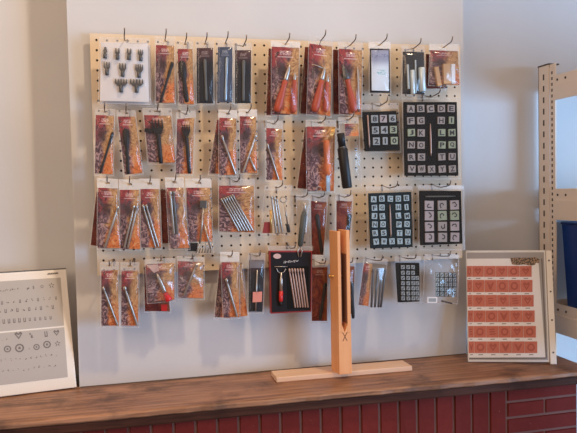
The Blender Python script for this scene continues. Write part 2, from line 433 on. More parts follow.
# ------------------------------------------------------------------ hooks
HOOKS = {}
HG = 'wire hooks plugged into the pegboard'
def hook(sp, label):
    """sp = point the package hangs from (its header slot); the hook leaves the nearest board hole"""
    c = max(cmin, min(cmax, round(sp.x / PP))); r = max(0, min(rmax, round(-(sp.z - ZO + .003) / PP)))
    key = (c, r)
    if key in HOOKS: return HOOKS[key]
    hx, hz = c * PP, -r * PP + ZO
    t = min(.5, 1.0)
    pts = [(hx, .004, hz), (hx, -.004, hz), (hx + (sp.x - hx) * .3, -.014, hz + (sp.z - hz) * .3), (sp.x, min(sp.y, -.03), sp.z), (sp.x, -.086, sp.z + .004),
           (sp.x + .0005, -.0925, sp.z + .0062), (sp.x + .001, -.096, sp.z + .011), (sp.x + .0012, -.0975, sp.z + .0185)]
    root = empty('peg_hook', (hx, 0, hz)); tag(root, label, 'hook', HG)
    MB().tube(pts, .0015, M['hook'], 8).build('wire_arm', root)
    mb = MB(); mb.tube([(hx, -.0025, hz + .003), (hx, -.0025, hz - .016)], .0015, M['hook'], 8); mb.build('back_stop', root)
    HOOKS[key] = root
    return root

# ------------------------------------------------------------------ package helpers
NB = Vector((0, 1, 0))
def Q(pts, Y): return [at(x, y, Y) for x, y in pts]
def expand(q, s, b):
    """card quad in pixels grown to the bag around it: s sideways, b below"""
    (ax, ay), (bx, by), (cx, cy), (dx, dy) = q
    def un(x, y): l = math.hypot(x, y); return x / l, y / l
    tx, ty = un(bx - ax, by - ay); vx, vy = un(dx - ax, dy - ay); wx, wy = un(cx - bx, cy - by)
    return [(ax - tx * s, ay - ty * s), (bx + tx * s, by + ty * s), (cx + tx * s + wx * b, cy + ty * s + wy * b), (dx - tx * s + vx * b, dy - ty * s + vy * b)]
def bil(q, u, v):
    return (q[0].lerp(q[1], u)).lerp(q[3].lerp(q[2], u), v)
def bag_mesh(q, bulge, crinkle, m, mb_):
    mb = MB(); nx, ny = 12, 18; vs, fs = [], []; ph = [RND.uniform(0, 6.28) for _ in range(6)]
    for j in range(ny + 1):
        for i in range(nx + 1):
            u, v = i / nx, j / ny
            pr = (max(0, math.sin(math.pi * u)) ** .4) * (max(0, math.sin(math.pi * (.02 + .96 * v))) ** .3)
            edge = 0 if i in (0, nx) or j in (0, ny) else 1
            w = crinkle * (math.sin(7 * u + 9 * v + ph[0]) + math.sin(15 * v - 11 * u + ph[1]) * .7 + math.sin(23 * u + 5 * v + ph[2]) * .5 + RND.uniform(-.5, .5))
            vs.append(bil(q, u, v) - NB * (edge * (bulge * pr + max(-.3 * bulge, w * .5 + w * .5 * pr))))
    for j in range(ny):
        for i in range(nx):
            a = j * (nx + 1) + i; fs.append((a, a + nx + 1, a + nx + 2, a + 1))
    mb.add(vs, fs, m, True)
    mb.add([p + NB * .0012 for p in q], [(0, 1, 2, 3)], mb_)
    c = sum(q, Vector()) / 4; w = .0022       # welded seam around the edge
    g = [p + ((q[(i + 1) % 4] - p).normalized() + (q[i - 1] - p).normalized()) * w - NB * .0006 for i, p in enumerate(q)]; h = [p - NB * .0006 for p in q]
    for i in range(4):
        j = (i + 1) % 4; mb.add([h[i], h[j], g[j], g[i]], [(0, 3, 2, 1)], M['seam'])
    return mb
def header_mesh(q, m, sw=.22):
    """flat strip with a hanging slot in it"""
    mb = MB(); us = [0, .5 - sw / 2, .5 + sw / 2, 1]; vs_ = [0, .36, .58, 1]; vs = []
    for d in (0, .0008):
        for v in vs_:
            for u in us: vs.append(bil(q, u, v) + NB * d)
    fs = []
    for j in range(3):
        for i in range(3):
            if i == 1 and j == 1: continue
            a = j * 4 + i; fs.append((a, a + 4, a + 5, a + 1)); fs.append((16 + a, 17 + a, 21 + a, 20 + a))
    mb.add(vs, fs, m)
    return mb

PG = 'tool packages hanging on the pegboard'
class Pack:
    def __init__(s, name, label, cat, quad, Y=-.05, head=8, art='art', bag='bag', header='header', side=1.2, low=2.0, bulge=.009, crinkle=.0005, card=True, hang=True, bagq=None, hk=None, tilt=.006):
        """quad: the card's corners seen in the photograph (TL,TR,BR,BL); it hangs at depth Y"""
        s.Y = Y
        bq = bagq or expand(quad, side, low)
        q3 = [at(*bq[0], Y), at(*bq[1], Y), at(*bq[2], Y + tilt), at(*bq[3], Y + tilt)]
        s.q3 = q3
        up = ((q3[0] - q3[3]).normalized() + (q3[1] - q3[2]).normalized()) / 2
        hq = [q3[0] + up * head * MM, q3[1] + up * head * MM, q3[1], q3[0]]
        slot = bil(hq, .5, .36) + NB * .0004 - Vector((0, 0, .0018))
        s.root = empty(name, slot); tag(s.root, label, cat, PG)
        s.tilt = tilt; s.ytop = (bq[0][1] + bq[1][1]) / 2; s.ybot = (bq[2][1] + bq[3][1]) / 2
        if card:
            c3 = [s.p(*quad[0], .0006), s.p(*quad[1], .0006), s.p(*quad[2], .0006), s.p(*quad[3], .0006)]
            s.card = MB().plate(c3, NB, .0006, M[art], True).build('backing_card', s.root)
        if bag: bag_mesh(q3, bulge, crinkle, M[bag], M['bag_back']).build('plastic_bag', s.root)
        if header: header_mesh(hq, M[header]).build('bag_header', s.root)
        if hang: hook(slot, 'dark wire peg hook holding the ' + (hk or label))
    def p(s, x, y, d=.003):
        """a point d in front of the card, seen at pixel x, y"""
        t = (y - s.ytop) / max(1, s.ybot - s.ytop)
        return at(x, y, s.Y + s.tilt * min(1.2, max(-.2, t)) - d)
    # ---- contents
    def rod(s, p0, p1, w, m='steel', name='stamping_tool', head=1.25, d=None):
        r = w * MM / 2; d = d or r + .0012
        mb = MB().lathe(s.p(*p0, d), s.p(*p1, d), [(0, r * .75 * head), (.02, r * head), (.07, r * head), (.10, r * .72), (.16, r * .8), (.25, r), (.985, r), (1, r * .8)], M[m], 10)
        return mb.build(name, s.root)
    def flat_tool(s, p0, p1, w0, w1, m='black_tool', name='modelling_tool', d=.003):
        a, b = s.p(*p0, d), s.p(*p1, d); r0, r1 = w0 * MM / 2, w1 * MM / 2
        return MB().lathe(a, b, [(0, r0 * .5), (.04, r0), (.30, r0 * .9), (.40, (r0 + r1) * .40), (.55, r1 * .85), (.80, r1), (.97, r1 * .9), (1, r1 * .6)], M[m], 10, .55).build(name, s.root)
    def fork(s, c, e, w, n, shaft=3.0, plen=9, m='black_tool', name='pricking_fork', body=4):
        """c = top centre of the head (the tine tips), e = end of the shaft"""
        d = .004; a, b = s.p(*c, d), s.p(*e, d); ax = (b - a).normalized(); sd = ax.cross(NB).normalized()
        if sd.x < 0: sd = -sd
        W_ = w * MM; L = plen * MM; mb = MB()
        mb.bar(a + ax * L, a + ax * (L + body * MM), W_, .004, NB, M[m], W_ * .55)
        mb.lathe(a + ax * (L + body * MM * .9), b, [(0, shaft * MM * .42), (.1, shaft * MM * .5), (.95, shaft * MM * .5), (1, shaft * MM * .4)], M[m], 10)
        o = mb.build(name, s.root)
        tw = W_ / (2 * n - 1)
        for i in range(n):
            x = -W_ / 2 + tw / 2 + 2 * tw * i
            MB().bar(a + sd * x, a + sd * x + ax * (L + .0005), tw * .45, .0025, NB, M[m], tw * 1.15).build('tine', o)
        return o
    def knife(s, tip, neck, end, wb, wh, m_blade='steel', m_handle='red_handle', name='leather_knife', ring=False):
        d = .006; a, b, c = s.p(*tip, d), s.p(*neck, d), s.p(*end, d); rb, rh = wb * MM / 2, wh * MM / 2
        bl = MB().lathe(a, b, [(0, rb * .12), (.25, rb * .6), (.7, rb), (.9, rb * .9), (1, rb * .8)], M[m_blade], 10, .5).build(name, s.root)
        MB().lathe(b, c, [(0, rb * .9), (.04, rh * .72), (.18, rh * .66), (.5, rh * .9), (.8, rh * 1.05), (.95, rh * .9), (1, rh * .5)], M[m_handle], 12, .8).build('handle', bl)
        return bl
    def strip(s, q, m, name, t=.001, d=.002):
        return MB().plate([s.p(x, y, d) for x, y in q], NB, t, M[m] if isinstance(m, str) else m).build(name, s.root)
    def tray(s, q, m='tray', d=.006, t=.007, bev=.0015):
        return MB().plate([s.p(x, y, d) for x, y in q], NB, t, M[m]).build('tray', s.root, bevel=bev)
    def case(s, q, d=.012, rim=1.0, inner=None):
        f = [s.p(x, y, d) for x, y in q]; b = [s.p(x, y, -.004) for x, y in q]
        mb = MB().add(f, [(0, 3, 2, 1)], M['case'])
        mb.add(b, [(0, 1, 2, 3)], M['bag_back'])
        o = mb.build('clear_lid', s.root)
        mb = MB(); c = sum(f, Vector()) / 4; g = [p + (c - p).normalized() * rim * MM for p in f]
        for i in range(4):
            j = (i + 1) % 4
            mb.add([f[i], f[j], g[j], g[i]], [(0, 3, 2, 1)], M['case_rim']); mb.add([f[i], f[j], b[j], b[i]], [(0, 1, 2, 3)], M['case_rim'])
        mb.build('case_edge', s.root)
    def tile(s, x, y, w, h, m, glyph=None, rot=0, d=.010, th=.004):
        w *= MM; h *= MM; c = s.p(x, y, d); q = s.q3
        ux = (q[1] - q[0]).normalized(); uz = (q[0] - q[3]).normalized()
        ca, sa = math.cos(rot), math.sin(rot); a = ux * ca + uz * sa; b = -ux * sa + uz * ca
        n = a.cross(b).normalized()
        if n.y < 0: n = -n
        mb = MB().plate([c - a * w / 2 + b * h / 2, c + a * w / 2 + b * h / 2, c + a * w / 2 - b * h / 2, c - a * w / 2 - b * h / 2], n, th, M[m])
        if glyph:
            gv, gf = glyph
            mb.add([c + a * (p[0] * w * .66) + b * (p[1] * h * .70) - n * .0004 for p in gv], gf, M['ink'])
        return mb.build('stamp_tile', s.root)

# glyphs for the stamp tiles
_gc = {}
def letter(ch):
    if ch not in _gc:
        cu = bpy.data.curves.new('glyph', 'FONT'); cu.body = ch; cu.resolution_u = 2; cu.offset = .028
        ob = bpy.data.objects.new('glyph', cu); COL.objects.link(ob)
        bpy.context.view_layer.update()
        me = ob.evaluated_get(bpy.context.evaluated_depsgraph_get()).to_mesh()
        P = [v.co.copy() for v in me.vertices]; F = [tuple(p.vertices)[::1] for p in me.polygons]
        ob.evaluated_get(bpy.context.evaluated_depsgraph_get()).to_mesh_clear()
        bpy.data.objects.remove(ob); bpy.data.curves.remove(cu)
        xs = [p.x for p in P]; ys = [p.y for p in P]
        w, h = max(max(xs) - min(xs), .35), max(max(ys) - min(ys), .2)
        cx, cy = (max(xs) + min(xs)) / 2, (max(ys) + min(ys)) / 2
        _gc[ch] = ([((p.x - cx) / w, (p.y - cy) / h) for p in P], F)
    return _gc[ch]
def squiggle(rnd, n=7, wd=.09):
    """an ornamental stroke: a wavy ribbon in a unit square"""
    a0 = rnd.uniform(0, 6.28); pts = []
    for i in range(n + 1):
        t = i / n; a = a0 + t * rnd.uniform(3.5, 5.0); r = .18 + .32 * t
        pts.append((r * math.cos(a), r * math.sin(a)))
    vs, fs = [], []
    for i, (x, y) in enumerate(pts):
        q, w = pts[max(0, i - 1)], pts[min(n, i + 1)]; dx, dy = w[0] - q[0], w[1] - q[1]; l = math.hypot(dx, dy) or 1
        vs += [(x - dy / l * wd, y + dx / l * wd), (x + dy / l * wd, y - dx / l * wd)]
    for i in range(n): fs.append((2 * i, 2 * i + 2, 2 * i + 3, 2 * i + 1))
    return vs, fs
def small_mark(rnd):
    return [(-.45, -.45), (.0, -.5), (.1, .1), (-.3, .2), (.0, .5), (.5, .3), (.4, .0)], [(0, 1, 2, 3), (2, 6, 5, 4)]

# ------------------------------------------------------------------ the packages
# -- top row
p = Pack('fork_punch_set', 'white card of nine black pronged punches, topmost on the cream board end', 'leather punch set', [(100.8, 42.5), (147.6, 43), (149, 102), (100, 100.8)], art='white_card', head=5, low=3, side=2, bulge=.012, hk='white card of nine pronged punches')
for (x, y, w, n, l) in ((105.4, 52, 3.4, 1, 4), (117.4, 53.2, 4.2, 2, 4), (129.3, 53.5, 4.2, 2, 4), (140.5, 54.5, 4.6, 3, 4),
                        (106.6, 66.8, 5.8, 3, 5), (122.6, 68.2, 6.4, 3, 5), (139.3, 69.3, 7.4, 4, 5), (121, 84, 11.5, 5, 4), (136.6, 84.2, 12.5, 5, 4)):
    s = .6 if y < 60 else .75
    o = p.fork((x, y - 5), (x + (RND.random() - .5), y + (6.5 if y < 60 else 8.5)), w, n, 3.6 if y < 80 else 3.8, l, 'steel_dark', 'pronged_punch', 2.5)
b = Pack('fork_punch_set', 'white card edge showing under the front card of nine punches', 'leather punch set', [(104, 45), (150, 45), (152.6, 105), (101, 103.6)], art='white_card', Y=-.035, header=None, hang=False, bulge=.005)
p = Pack('packaged_modelling_tool', 'marbled card with one thin dark slanted tool beside the white punch card', 'leather tool', [(155.9, 45), (174, 45.5), (174.6, 102.5), (156, 103)], hk='thin dark tool next to the white punch card')
p.flat_tool((172.6, 62), (160.5, 102), 3.2, 2.6)
p = Pack('packaged_modelling_tool', 'marbled card with thick dark tool wide at its top, beside the slim dark cards', 'leather tool', [(177.7, 49), (192.3, 49), (194, 104.3), (179.4, 103.4)], bulge=.014, hk='thick dark tool in the top row')
p.flat_tool((181.5, 61), (187, 102), 7, 4.5)
for nm, lb, q, art, x0, x1, ht, ma, w in (
        ('packaged_graver', 'blackish card with vertical grey tool, first of three slim dark cards', [(196.6, 48), (212.9, 48), (213.3, 103.2), (197, 103.2)], 'dark', 204.8, 206.4, 59, 'grey_tool', 3.2),
        ('packaged_graver', 'slim blue-grey card with bright bluish tool between two blackish cards', [(217.9, 47), (232.4, 47), (232, 102.2), (217.4, 102.2)], 'bluegrey', 227, 225.6, 57, 'bluish_metal', 3.0),  # the tool's bright blue is a reflection put into its colour
        ('packaged_graver', 'blackish card with dull grey tool, last of three slim dark cards', [(235.1, 50.2), (251.1, 50.2), (250.7, 103.2), (235.1, 103.2)], 'dark', 243.6, 243.4, 60, 'grey_tool', 3.6)):
    p = Pack(nm, lb, 'leather tool', q, art=art, header='header_clear', head=7, hk=lb.split(',')[0].split(' between')[0] + (' at the end' if 'last' in lb else ''))
    p.flat_tool((x0, ht), (x1, 101), w, w * .85, ma, 'graver')
# three big bags of handled knives, each with more bags behind
p = Pack('packaged_leather_knife', 'large marbled card with orange-handled pointed knife under the white header', 'leather knife', [(272, 46.6), (299, 47.7), (297, 114.4), (272, 113)], header='header_white', head=6, Y=-.055, bulge=.02, hk='orange-handled pointed knife')
p.knife((290, 64), (285.4, 80.5), (276.8, 112), 4.2, 8.2)
p.knife((295, 72), (294.6, 80), (293.2, 113), 3, 6.5, name='spare_knife')
b = Pack('packaged_leather_knife', 'dark red card peeking out behind the orange-handled pointed knife', 'leather knife', [(268.6, 48.5), (290, 49.5), (290, 115), (266.4, 115)], art='maroon', Y=-.032, header=None, hang=False, bulge=.006)
p = Pack('packaged_swivel_knife', 'tall marbled card with orange swivel knife and silver yoke at top centre', 'leather knife', [(309.5, 43.5), (332, 46.4), (330.3, 116), (307.4, 113)], Y=-.055, bulge=.02, header='header_clear', hk='orange swivel knife with silver yoke')
p.knife((325.3, 66), (321.8, 80), (314.5, 112), 4.2, 8.5, name='swivel_knife')
MB().tube([p.p(311.6, 64.3, .006), p.p(317, 65.6, .006), p.p(323.4, 68.4, .006)], .0013, M['steel'], 8).build('yoke_bar', p.root)
p.knife((328, 74), (327.4, 82), (325.5, 112), 3, 5.5, name='spare_knife')
b = Pack('packaged_leather_knife', 'maroon card fanned out behind the orange swivel knife', 'leather knife', [(305, 47), (325, 47.5), (326, 114.5), (300.5, 113.5)], art='maroon', Y=-.032, header=None, hang=False, bulge=.006)
p = Pack('packaged_skiving_knife', 'marbled card with broad blue-grey blade and orange handle', 'leather knife', [(339, 48.6), (362, 50), (361, 115), (340, 112.5)], Y=-.055, bulge=.02, header='header_clear', hk='broad blue-grey blade with orange handle')
p.knife((342.5, 65), (347.6, 79.5), (354.5, 112.5), 7.5, 7.5, 'steel_dark', name='skiving_knife')
MB().lathe(p.p(357.5, 66, .005), p.p(359, 112, .005), [(0, .001), (.1, .003), (.9, .003), (1, .002)], M['steel'], 8).build('bright_rod', p.root)
b = Pack('packaged_leather_knife', 'dark maroon card peeking out beside the broad blue-grey blade', 'leather knife', [(333, 49.5), (350, 50), (352, 114.5), (333.6, 114)], art='maroon', Y=-.032, header=None, hang=False, bulge=.006)
p = Pack('blade_pouch', 'pale bluish white pouch with dark edges beside the clear tubes', 'blade pouch', [(369.8, 48.5), (389.5, 48.8), (390, 93), (370, 92.6)], art='black_card', header='header_white', head=7, Y=-.045, bulge=.012, hk='pale bluish white pouch')
m = mat('pale_pouch_print', (.5, .6, .7), .35); kk = NT(m); uv = kk.n('ShaderNodeUVMap').outputs[0]; sp_ = kk.n('ShaderNodeSeparateXYZ'); kk.l(uv, sp_.inputs[0])
n_ = kk.noise(kk.vmul(uv, (10.0, 24.0, 1.0)), 1.0, 3)
c = kk.mix(kk.step(sp_.outputs[1], .55, .80), (.76, .82, .88), (.36, .37, .48))
tx = kk.math('MULTIPLY', kk.step(kk.math('ABSOLUTE', kk.math('SUBTRACT', sp_.outputs[1], .46)), .07, .04), kk.step(n_, .48, .56))
c = kk.mix(kk.math('MULTIPLY', tx, kk.step(kk.math('ABSOLUTE', kk.math('SUBTRACT', sp_.outputs[0], .58)), .3, .2)), c, (.20, .52, .52))
l2 = kk.math('MULTIPLY', kk.step(kk.math('ABSOLUTE', kk.math('SUBTRACT', sp_.outputs[1], .86)), .06, .03), kk.step(n_, .5, .6)); c = kk.mix(kk.math('MULTIPLY', l2, .6), c, (.12, .13, .25)); kk.base(c); M['pouch'] = m
MB().plate([p.p(x, y, .004) for x, y in ((371.3, 50), (388.6, 50.2), (388.8, 91), (371.8, 90.4))], NB, .002, M['pouch'], True).build('printed_sleeve', p.root)
p = Pack('tube_punch_set', 'black card of pale silvery tubes at the top of the board', 'leather punch set', [(402.8, 51.5), (424, 51.8), (424.3, 94.5), (402.5, 94)], art='black_card', header='header_clear', head=6, bulge=.015, bag='bag_crinkle', hk='black card of pale silvery tubes')
for (x0, y0, x1, y1, w) in ((407.6, 64.5, 408.6, 89, 2.6), (412.3, 70, 413, 94, 5), (415.4, 60, 416, 93, 1.8), (421.5, 67.5, 422.5, 91.5, 7)):
    r = w * MM / 2
    MB().lathe(p.p(x0, y0, r + .002), p.p(x1, y1, r + .002), [(0, r * .9), (.02, r), (.98, r), (1, r * .9)], M['silver_light'], 12).build('tube_punch', p.root)
p = Pack('wooden_slicker_pack', 'reddish card with two tan wooden pieces, last of the top row', 'leather tool', [(430.5, 50.2), (457.7, 51), (459.6, 85), (429.2, 84)], bulge=.014, header='header_white', head=7, bag='bag_crinkle', hk='two tan wooden pieces')
MB().bar(p.p(436, 67, .005), p.p(439.4, 86, .005), 5 * MM, .008, NB, M['tan_wood']).build('wooden_slicker', p.root, bevel=.001)
MB().bar(p.p(446.2, 64, .006), p.p(446.8, 84, .006), 8.5 * MM, .009, NB, M['tan_wood']).build('wooden_block', p.root, bevel=.001)
MB().bar(p.p(452.8, 64, .005), p.p(453, 84, .005), 4.5 * MM, .006, NB, M['white']).build('white_bone_piece', p.root, bevel=.001)
b = Pack('wooden_slicker_pack', 'maroon card peeking out between silvery tubes and tan wooden pieces', 'leather tool', [(426, 54), (446, 54), (446, 88.5), (426.5, 88.5)], art='maroon', Y=-.032, header=None, hang=False, bulge=.006)

# -- second row
p = Pack('packaged_modelling_tool', 'marbled card with thin dark slanted tool below the white punch card', 'leather tool', [(95.8, 115), (113.9, 115.6), (112.7, 174.3), (94.8, 173.4)], head=6, hk='thin dark tool below the white punch card')
p.flat_tool((113, 132), (100, 173.5), 2.6, 2.4)
p = Pack('packaged_modelling_tool', 'tilted marbled card with dark flat-headed tool, second package of its row', 'leather tool', [(118, 116.6), (135, 116.6), (142.4, 172.8), (124.7, 174.9)], head=6, bulge=.012, hk='tilted card with dark flat-headed tool')
p.flat_tool((125.6, 129), (128.4, 174), 6, 3.2)
p = Pack('packaged_pricking_fork', 'wide marbled card with leaning black four-pronged fork', 'pricking fork', [(144, 115), (170.9, 115.6), (175.3, 162.4), (148.6, 162.4)], head=7, bulge=.012, hk='leaning black four-pronged fork')
p.fork((156.8, 119.5), (161, 163.5), 11, 4, 4.2, 8, 'black_tool', 'pricking_fork', 6)
MB().bar(p.p(144.5, 130, .003), p.p(152.5, 130.8, .003), 3.5 * MM, .003, NB, M['black_tool']).build('small_blade', p.root)
p = Pack('packaged_pricking_fork', 'narrow marbled card with upright black pronged fork', 'pricking fork', [(177.3, 118.7), (194.4, 117.7), (192.3, 173.8), (175.7, 173.8)], head=7, bulge=.012, hk='upright black pronged fork')
p.fork((185.6, 124.5), (189.5, 173.5), 8, 4, 3.6, 6, 'black_tool', 'pricking_fork', 5)
p = Pack('packaged_stamping_tool', 'marbled card with silver rod leaning toward its neighbour, white header above', 'stamping tool', [(219.5, 117.7), (236.2, 118.3), (236.2, 174.9), (219.5, 174.9)], header='header_white', head=8, hk='silver rod on the first white-headed card')
p.rod((221.6, 135.4), (235.6, 174.5), 2.4)
b = Pack('packaged_stamping_tool', 'purple marbled card fanned out behind the silver rod card', 'stamping tool', [(217, 119.5), (229, 119), (224, 174.3), (209.4, 173.4)], Y=-.035, header=None, hang=False, bulge=.006)
p = Pack('packaged_stamping_tool', 'marbled card with two crossing silver rods, white header above', 'stamping tool', [(239.7, 116.2), (256, 116.6), (257, 172.8), (240.3, 172.8)], header='header_white', head=7, hk='two crossing silver rods')
p.rod((256, 134.3), (243, 172.5), 2.4); p.rod((249.5, 157), (255.5, 171), 2.2, head=1)
p = Pack('packaged_stamping_tool', 'small marbled card with silver rod below the orange-handled pointed knife', 'stamping tool', [(266.3, 128), (281.9, 128.7), (282.5, 180), (266.7, 180)], header='header', head=8, hk='small card with silver rod')
p.rod((267.2, 143.7), (278.6, 180), 2.0)
p = Pack('packaged_leather_tool', 'bag with turned orange wooden handle and brass wires', 'leather tool', [(306.8, 126.6), (335, 126.6), (333.8, 191), (307.4, 191)], head=7, Y=-.055, bulge=.022, header='header', hk='turned orange wooden handle with brass wires')
a_, c_ = p.p(326.5, 140, .011), p.p(327.8, 176, .011)
o = MB().lathe(a_, c_, [(0, .004), (.03, .0075), (.2, .009), (.45, .0085), (.62, .0065), (.70, .0105), (.85, .011), (.95, .0085), (1, .006)], M['orange_wood'], 14).build('wooden_handle', p.root)
MB().bar(c_, p.p(328.3, 191.5, .011), .010, .003, NB, M['bluish_metal']).build('steel_blade', o)
for i in range(3):
    MB().tube([p.p(327.5 + i, 141, .013), p.p(330.5 + i * 1.4, 134, .013), p.p(333 + i * 1.1, 127, .011)], .0013, M['brass'], 8).build('brass_wire', p.root)
MB().tube([p.p(319 + 2.6 * math.cos(t * .6), 188.8 + 2.2 * math.sin(t * .6), .008) for t in range(11)], .0011, M['steel'], 8).build('steel_ring', p.root)
b = Pack('packaged_leather_tool', 'dark maroon card fanned out behind the turned orange handle', 'leather tool', [(305, 127), (322, 127), (316, 190), (297.5, 188)], art='maroon', Y=-.032, header=None, hang=False, bulge=.006)
p = Pack('packaged_maul', 'clear bag with thick black cylinder leaning beside the turned orange handle', 'leather tool', [(345, 124), (358.8, 124), (358.8, 136), (345, 136)], Y=-.055, bulge=.026, header='header', head=6, bagq=[(338.5, 123), (358.8, 123), (362, 187), (341, 187)], hk='thick black cylinder')
r = 5.2 * MM
o = MB().lathe(p.p(340.6, 133, .014), p.p(342.2, 147, .014), [(0, r * .6), (.05, r * .75), (1, r * .75)], M['black_tool'], 14).build('black_cylinder', p.root)
MB().lathe(p.p(342.1, 146.6, .014), p.p(342.3, 147.9, .014), [(0, r * .85), (1, r * .85)], M['steel_dark'], 14).build('grey_collar', o)
MB().lathe(p.p(342.2, 147.6, .014), p.p(347.3, 188, .014), [(0, r * .8), (.04, r), (.97, r), (1, r * .9)], M['black_tool'], 14).build('grip', o)

# -- stamp sets in flat cases
def alphabet(p, xs, ys, w, h, mats, nudge=.25):
    n = 0
    for r in range(6):
        for c in range(5):
            if c == 2 and r not in (0, 5): continue
            ch = 'ABCDEFGHIJKLMNOPQRSTUVWXYZ'[n]; n += 1
            x, y = xs(r, c), ys(r, c); ww = w * .72 if ch == 'I' else w
            o = p.tile(x + RND.uniform(-nudge, nudge), y + RND.uniform(-nudge, nudge), ww, h, mats(r, c), letter(ch), RND.uniform(-.05, .05) * nudge * 5)
p = Pack('number_stamp_set', 'small black tray of nine pale number tiles beside the large letter tray', 'stamp tile set', [(362, 111.8), (395.8, 110.8), (400, 150.3), (365.6, 151.4)], card=False, bag=None, header='header_clear', head=6, Y=-.042,
         bagq=[(360.8, 109.5), (399, 108.5), (401.5, 152.5), (363.5, 153.5)], hk='small tray of nine number tiles')
p.tray([(362.4, 111.8), (396.6, 110.8), (400, 150.3), (365.6, 151.4)]); p.case([(360.8, 109.5), (399, 108.5), (401.5, 152.5), (363.5, 153.5)])
for r, row in enumerate(('876', '543', '210')):
    for c, ch in enumerate(row):
        p.tile((374.7, 383.5, 392.6)[c] + r * .9 + (0), (119.0, 130.2, 141.2)[r] - c * .3, 5.4 if ch == '1' else 7.6, 7.8, M and ('tile_grey', 'tile_grey', 'tile_green')[c] if r else ('tile_grey', 'tile_pink', 'tile_grey')[c], letter(ch), -.03)
for o in p.root.children: pass
MB().lathe(p.p(367.6, 115, .010), p.p(369.6, 147.5, .010), [(0, .0012), (.02, .0022), (.9, .0022), (1, .001)], M['copper'], 8).build('handle_rod', p.root)
p = Pack('letter_stamp_set', 'largest black tray of letter tiles with copper rod, near the board corner', 'stamp tile set', [(403.7, 101.9), (457, 101.9), (458.6, 175.7), (405, 175.7)], card=False, bag=None, header=None, Y=-.042,
         bagq=[(402, 98.3), (459.6, 98.3), (460.4, 179.4), (403, 179.4)], hk='largest tray of letter tiles', head=3)
p.tray([(403.9, 101.9), (457, 101.9), (458.6, 175.7), (405.2, 175.7)]); p.case([(402, 98.3), (459.6, 98.3), (460.4, 179.4), (403, 179.4)], rim=1.3)
tb = ['tile_beige', 'tile_beige', 'tile_green', 'tile_pink']
alphabet(p, lambda r, c: (410.9, 420.7, 430.8, 441.3, 451.4)[c] + r * .22, lambda r, c: (108.6, 120.6, 132.8, 145, 157, 169.2)[r] - .05 * c, 8.2, 7.6,
         lambda r, c: 'tile_green' if (r in (2, 3) and c >= 3) or (r, c) in ((2, 0), (1, 4)) else ('tile_pink' if r in (0, 1) and RND.random() < .5 else 'tile_beige'))
MB().lathe(p.p(430.3, 123.5, .010), p.p(431, 156, .010), [(0, .0008), (.1, .0018), (.3, .0026), (.9, .0026), (1, .0012)], M['copper'], 8).build('handle_rod', p.root)
p = Pack('letter_stamp_set', 'teal-black tray of small bluish letter tiles below the number tray', 'stamp tile set', [(368.3, 193.3), (411.4, 191.8), (412.8, 247), (370.8, 248.6)], card=False, bag=None, header='header_clear', Y=-.042,
         bagq=[(366, 190), (412.6, 189.6), (414.4, 250.3), (368, 251.2)], head=4, hk='teal-black tray of bluish letter tiles')
p.tray([(368.6, 193.3), (411.4, 191.8), (412.8, 247), (370.8, 248.6)], 'tray_teal'); p.case([(366, 190), (412.6, 189.6), (414.4, 250.3), (368, 251.2)])
alphabet(p, lambda r, c: (374, 382, 390.1, 398, 406.2)[c] + r * .38, lambda r, c: (198.9, 207.6, 216.2, 224.8, 233.4, 241.9)[r] - .15 * c, 5.9, 6.2, lambda r, c: 'tile_pale', .4)
MB().lathe(p.p(389.9, 204.5, .010), p.p(391, 237, .010), [(0, .0008), (.1, .0016), (.3, .0024), (.9, .0024), (1, .0012)], M['copper'], 8).build('handle_rod', p.root)
p = Pack('ornament_stamp_set', 'black tray of twelve large rosy ornament tiles under a sideways rod', 'stamp tile set', [(419.7, 190.8), (461.3, 190.8), (462.7, 243.8), (420.7, 245.3)], card=False, bag=None, header='header_clear', Y=-.042,
         bagq=[(417.6, 189), (464, 189), (464.5, 250), (418.6, 250)], head=4, hk='tray of twelve rosy ornament tiles')
p.tray([(419.9, 190.8), (461.3, 190.8), (462.7, 243.8), (420.9, 245.3)]); p.case([(417.6, 189), (464, 189), (464.5, 250), (418.6, 250)])
rg = random.Random(3)
for r in range(4):
    for c in range(3):
        p.tile((429.3, 442.3, 454.6)[c] + .15 * r, (205.4, 215.8, 226.6, 237.6)[r] - .2 * c, 10.2, 9.9, 'tile_green' if (r, c) in ((1, 1), (1, 2)) else ('tile_beige' if (r, c) in ((0, 1), (2, 1), (3, 1)) else 'tile_pink'), squiggle(rg), rg.uniform(-.04, .04))
MB().lathe(p.p(425.5, 196.6, .010), p.p(455.5, 196.2, .010), [(0, .0014), (.05, .0022), (.75, .0022), (1, .0008)], M['grey_tool'], 8).build('handle_rod', p.root)

# -- third row
p = Pack('packaged_stamping_tool', 'marbled card with silver rod leaning toward its top corner, first of its row', 'stamping tool', [(98.3, 187.7), (117, 188.3), (121, 248), (97.7, 248)], header='header_white', head=9, hk='silver rod card at the row start')
p.rod((118.2, 206), (105, 247.5), 2.4)
b = Pack('packaged_stamping_tool', 'dark maroon card fanned out behind the first silver rod card', 'stamping tool', [(96.5, 192), (110, 190), (105, 247), (90.8, 245)], art='maroon', Y=-.035, header=None, hang=False, bulge=.006)
p = Pack('packaged_stamping_tool', 'marbled card with two parallel silver rods leaning to the upper edge', 'stamping tool', [(120, 189.8), (138.9, 189.8), (140.3, 249), (120.6, 249)], header='header_white', head=10, hk='two parallel silver rods')
p.rod((134.2, 205), (124.4, 247.8), 2.1); p.rod((137.4, 205), (127.8, 247.8), 2.1)
p = Pack('packaged_stamping_tool', 'marbled card with two silver rods sloping down beside the crinkled bag', 'stamping tool', [(140.7, 189), (158.6, 189), (161, 247.5), (141, 247.5)], header='header_white', head=10, hk='two silver rods sloping down')
p.rod((142.6, 204.5), (155.4, 247), 2.1); p.rod((146, 204.5), (158.6, 247), 2.1)
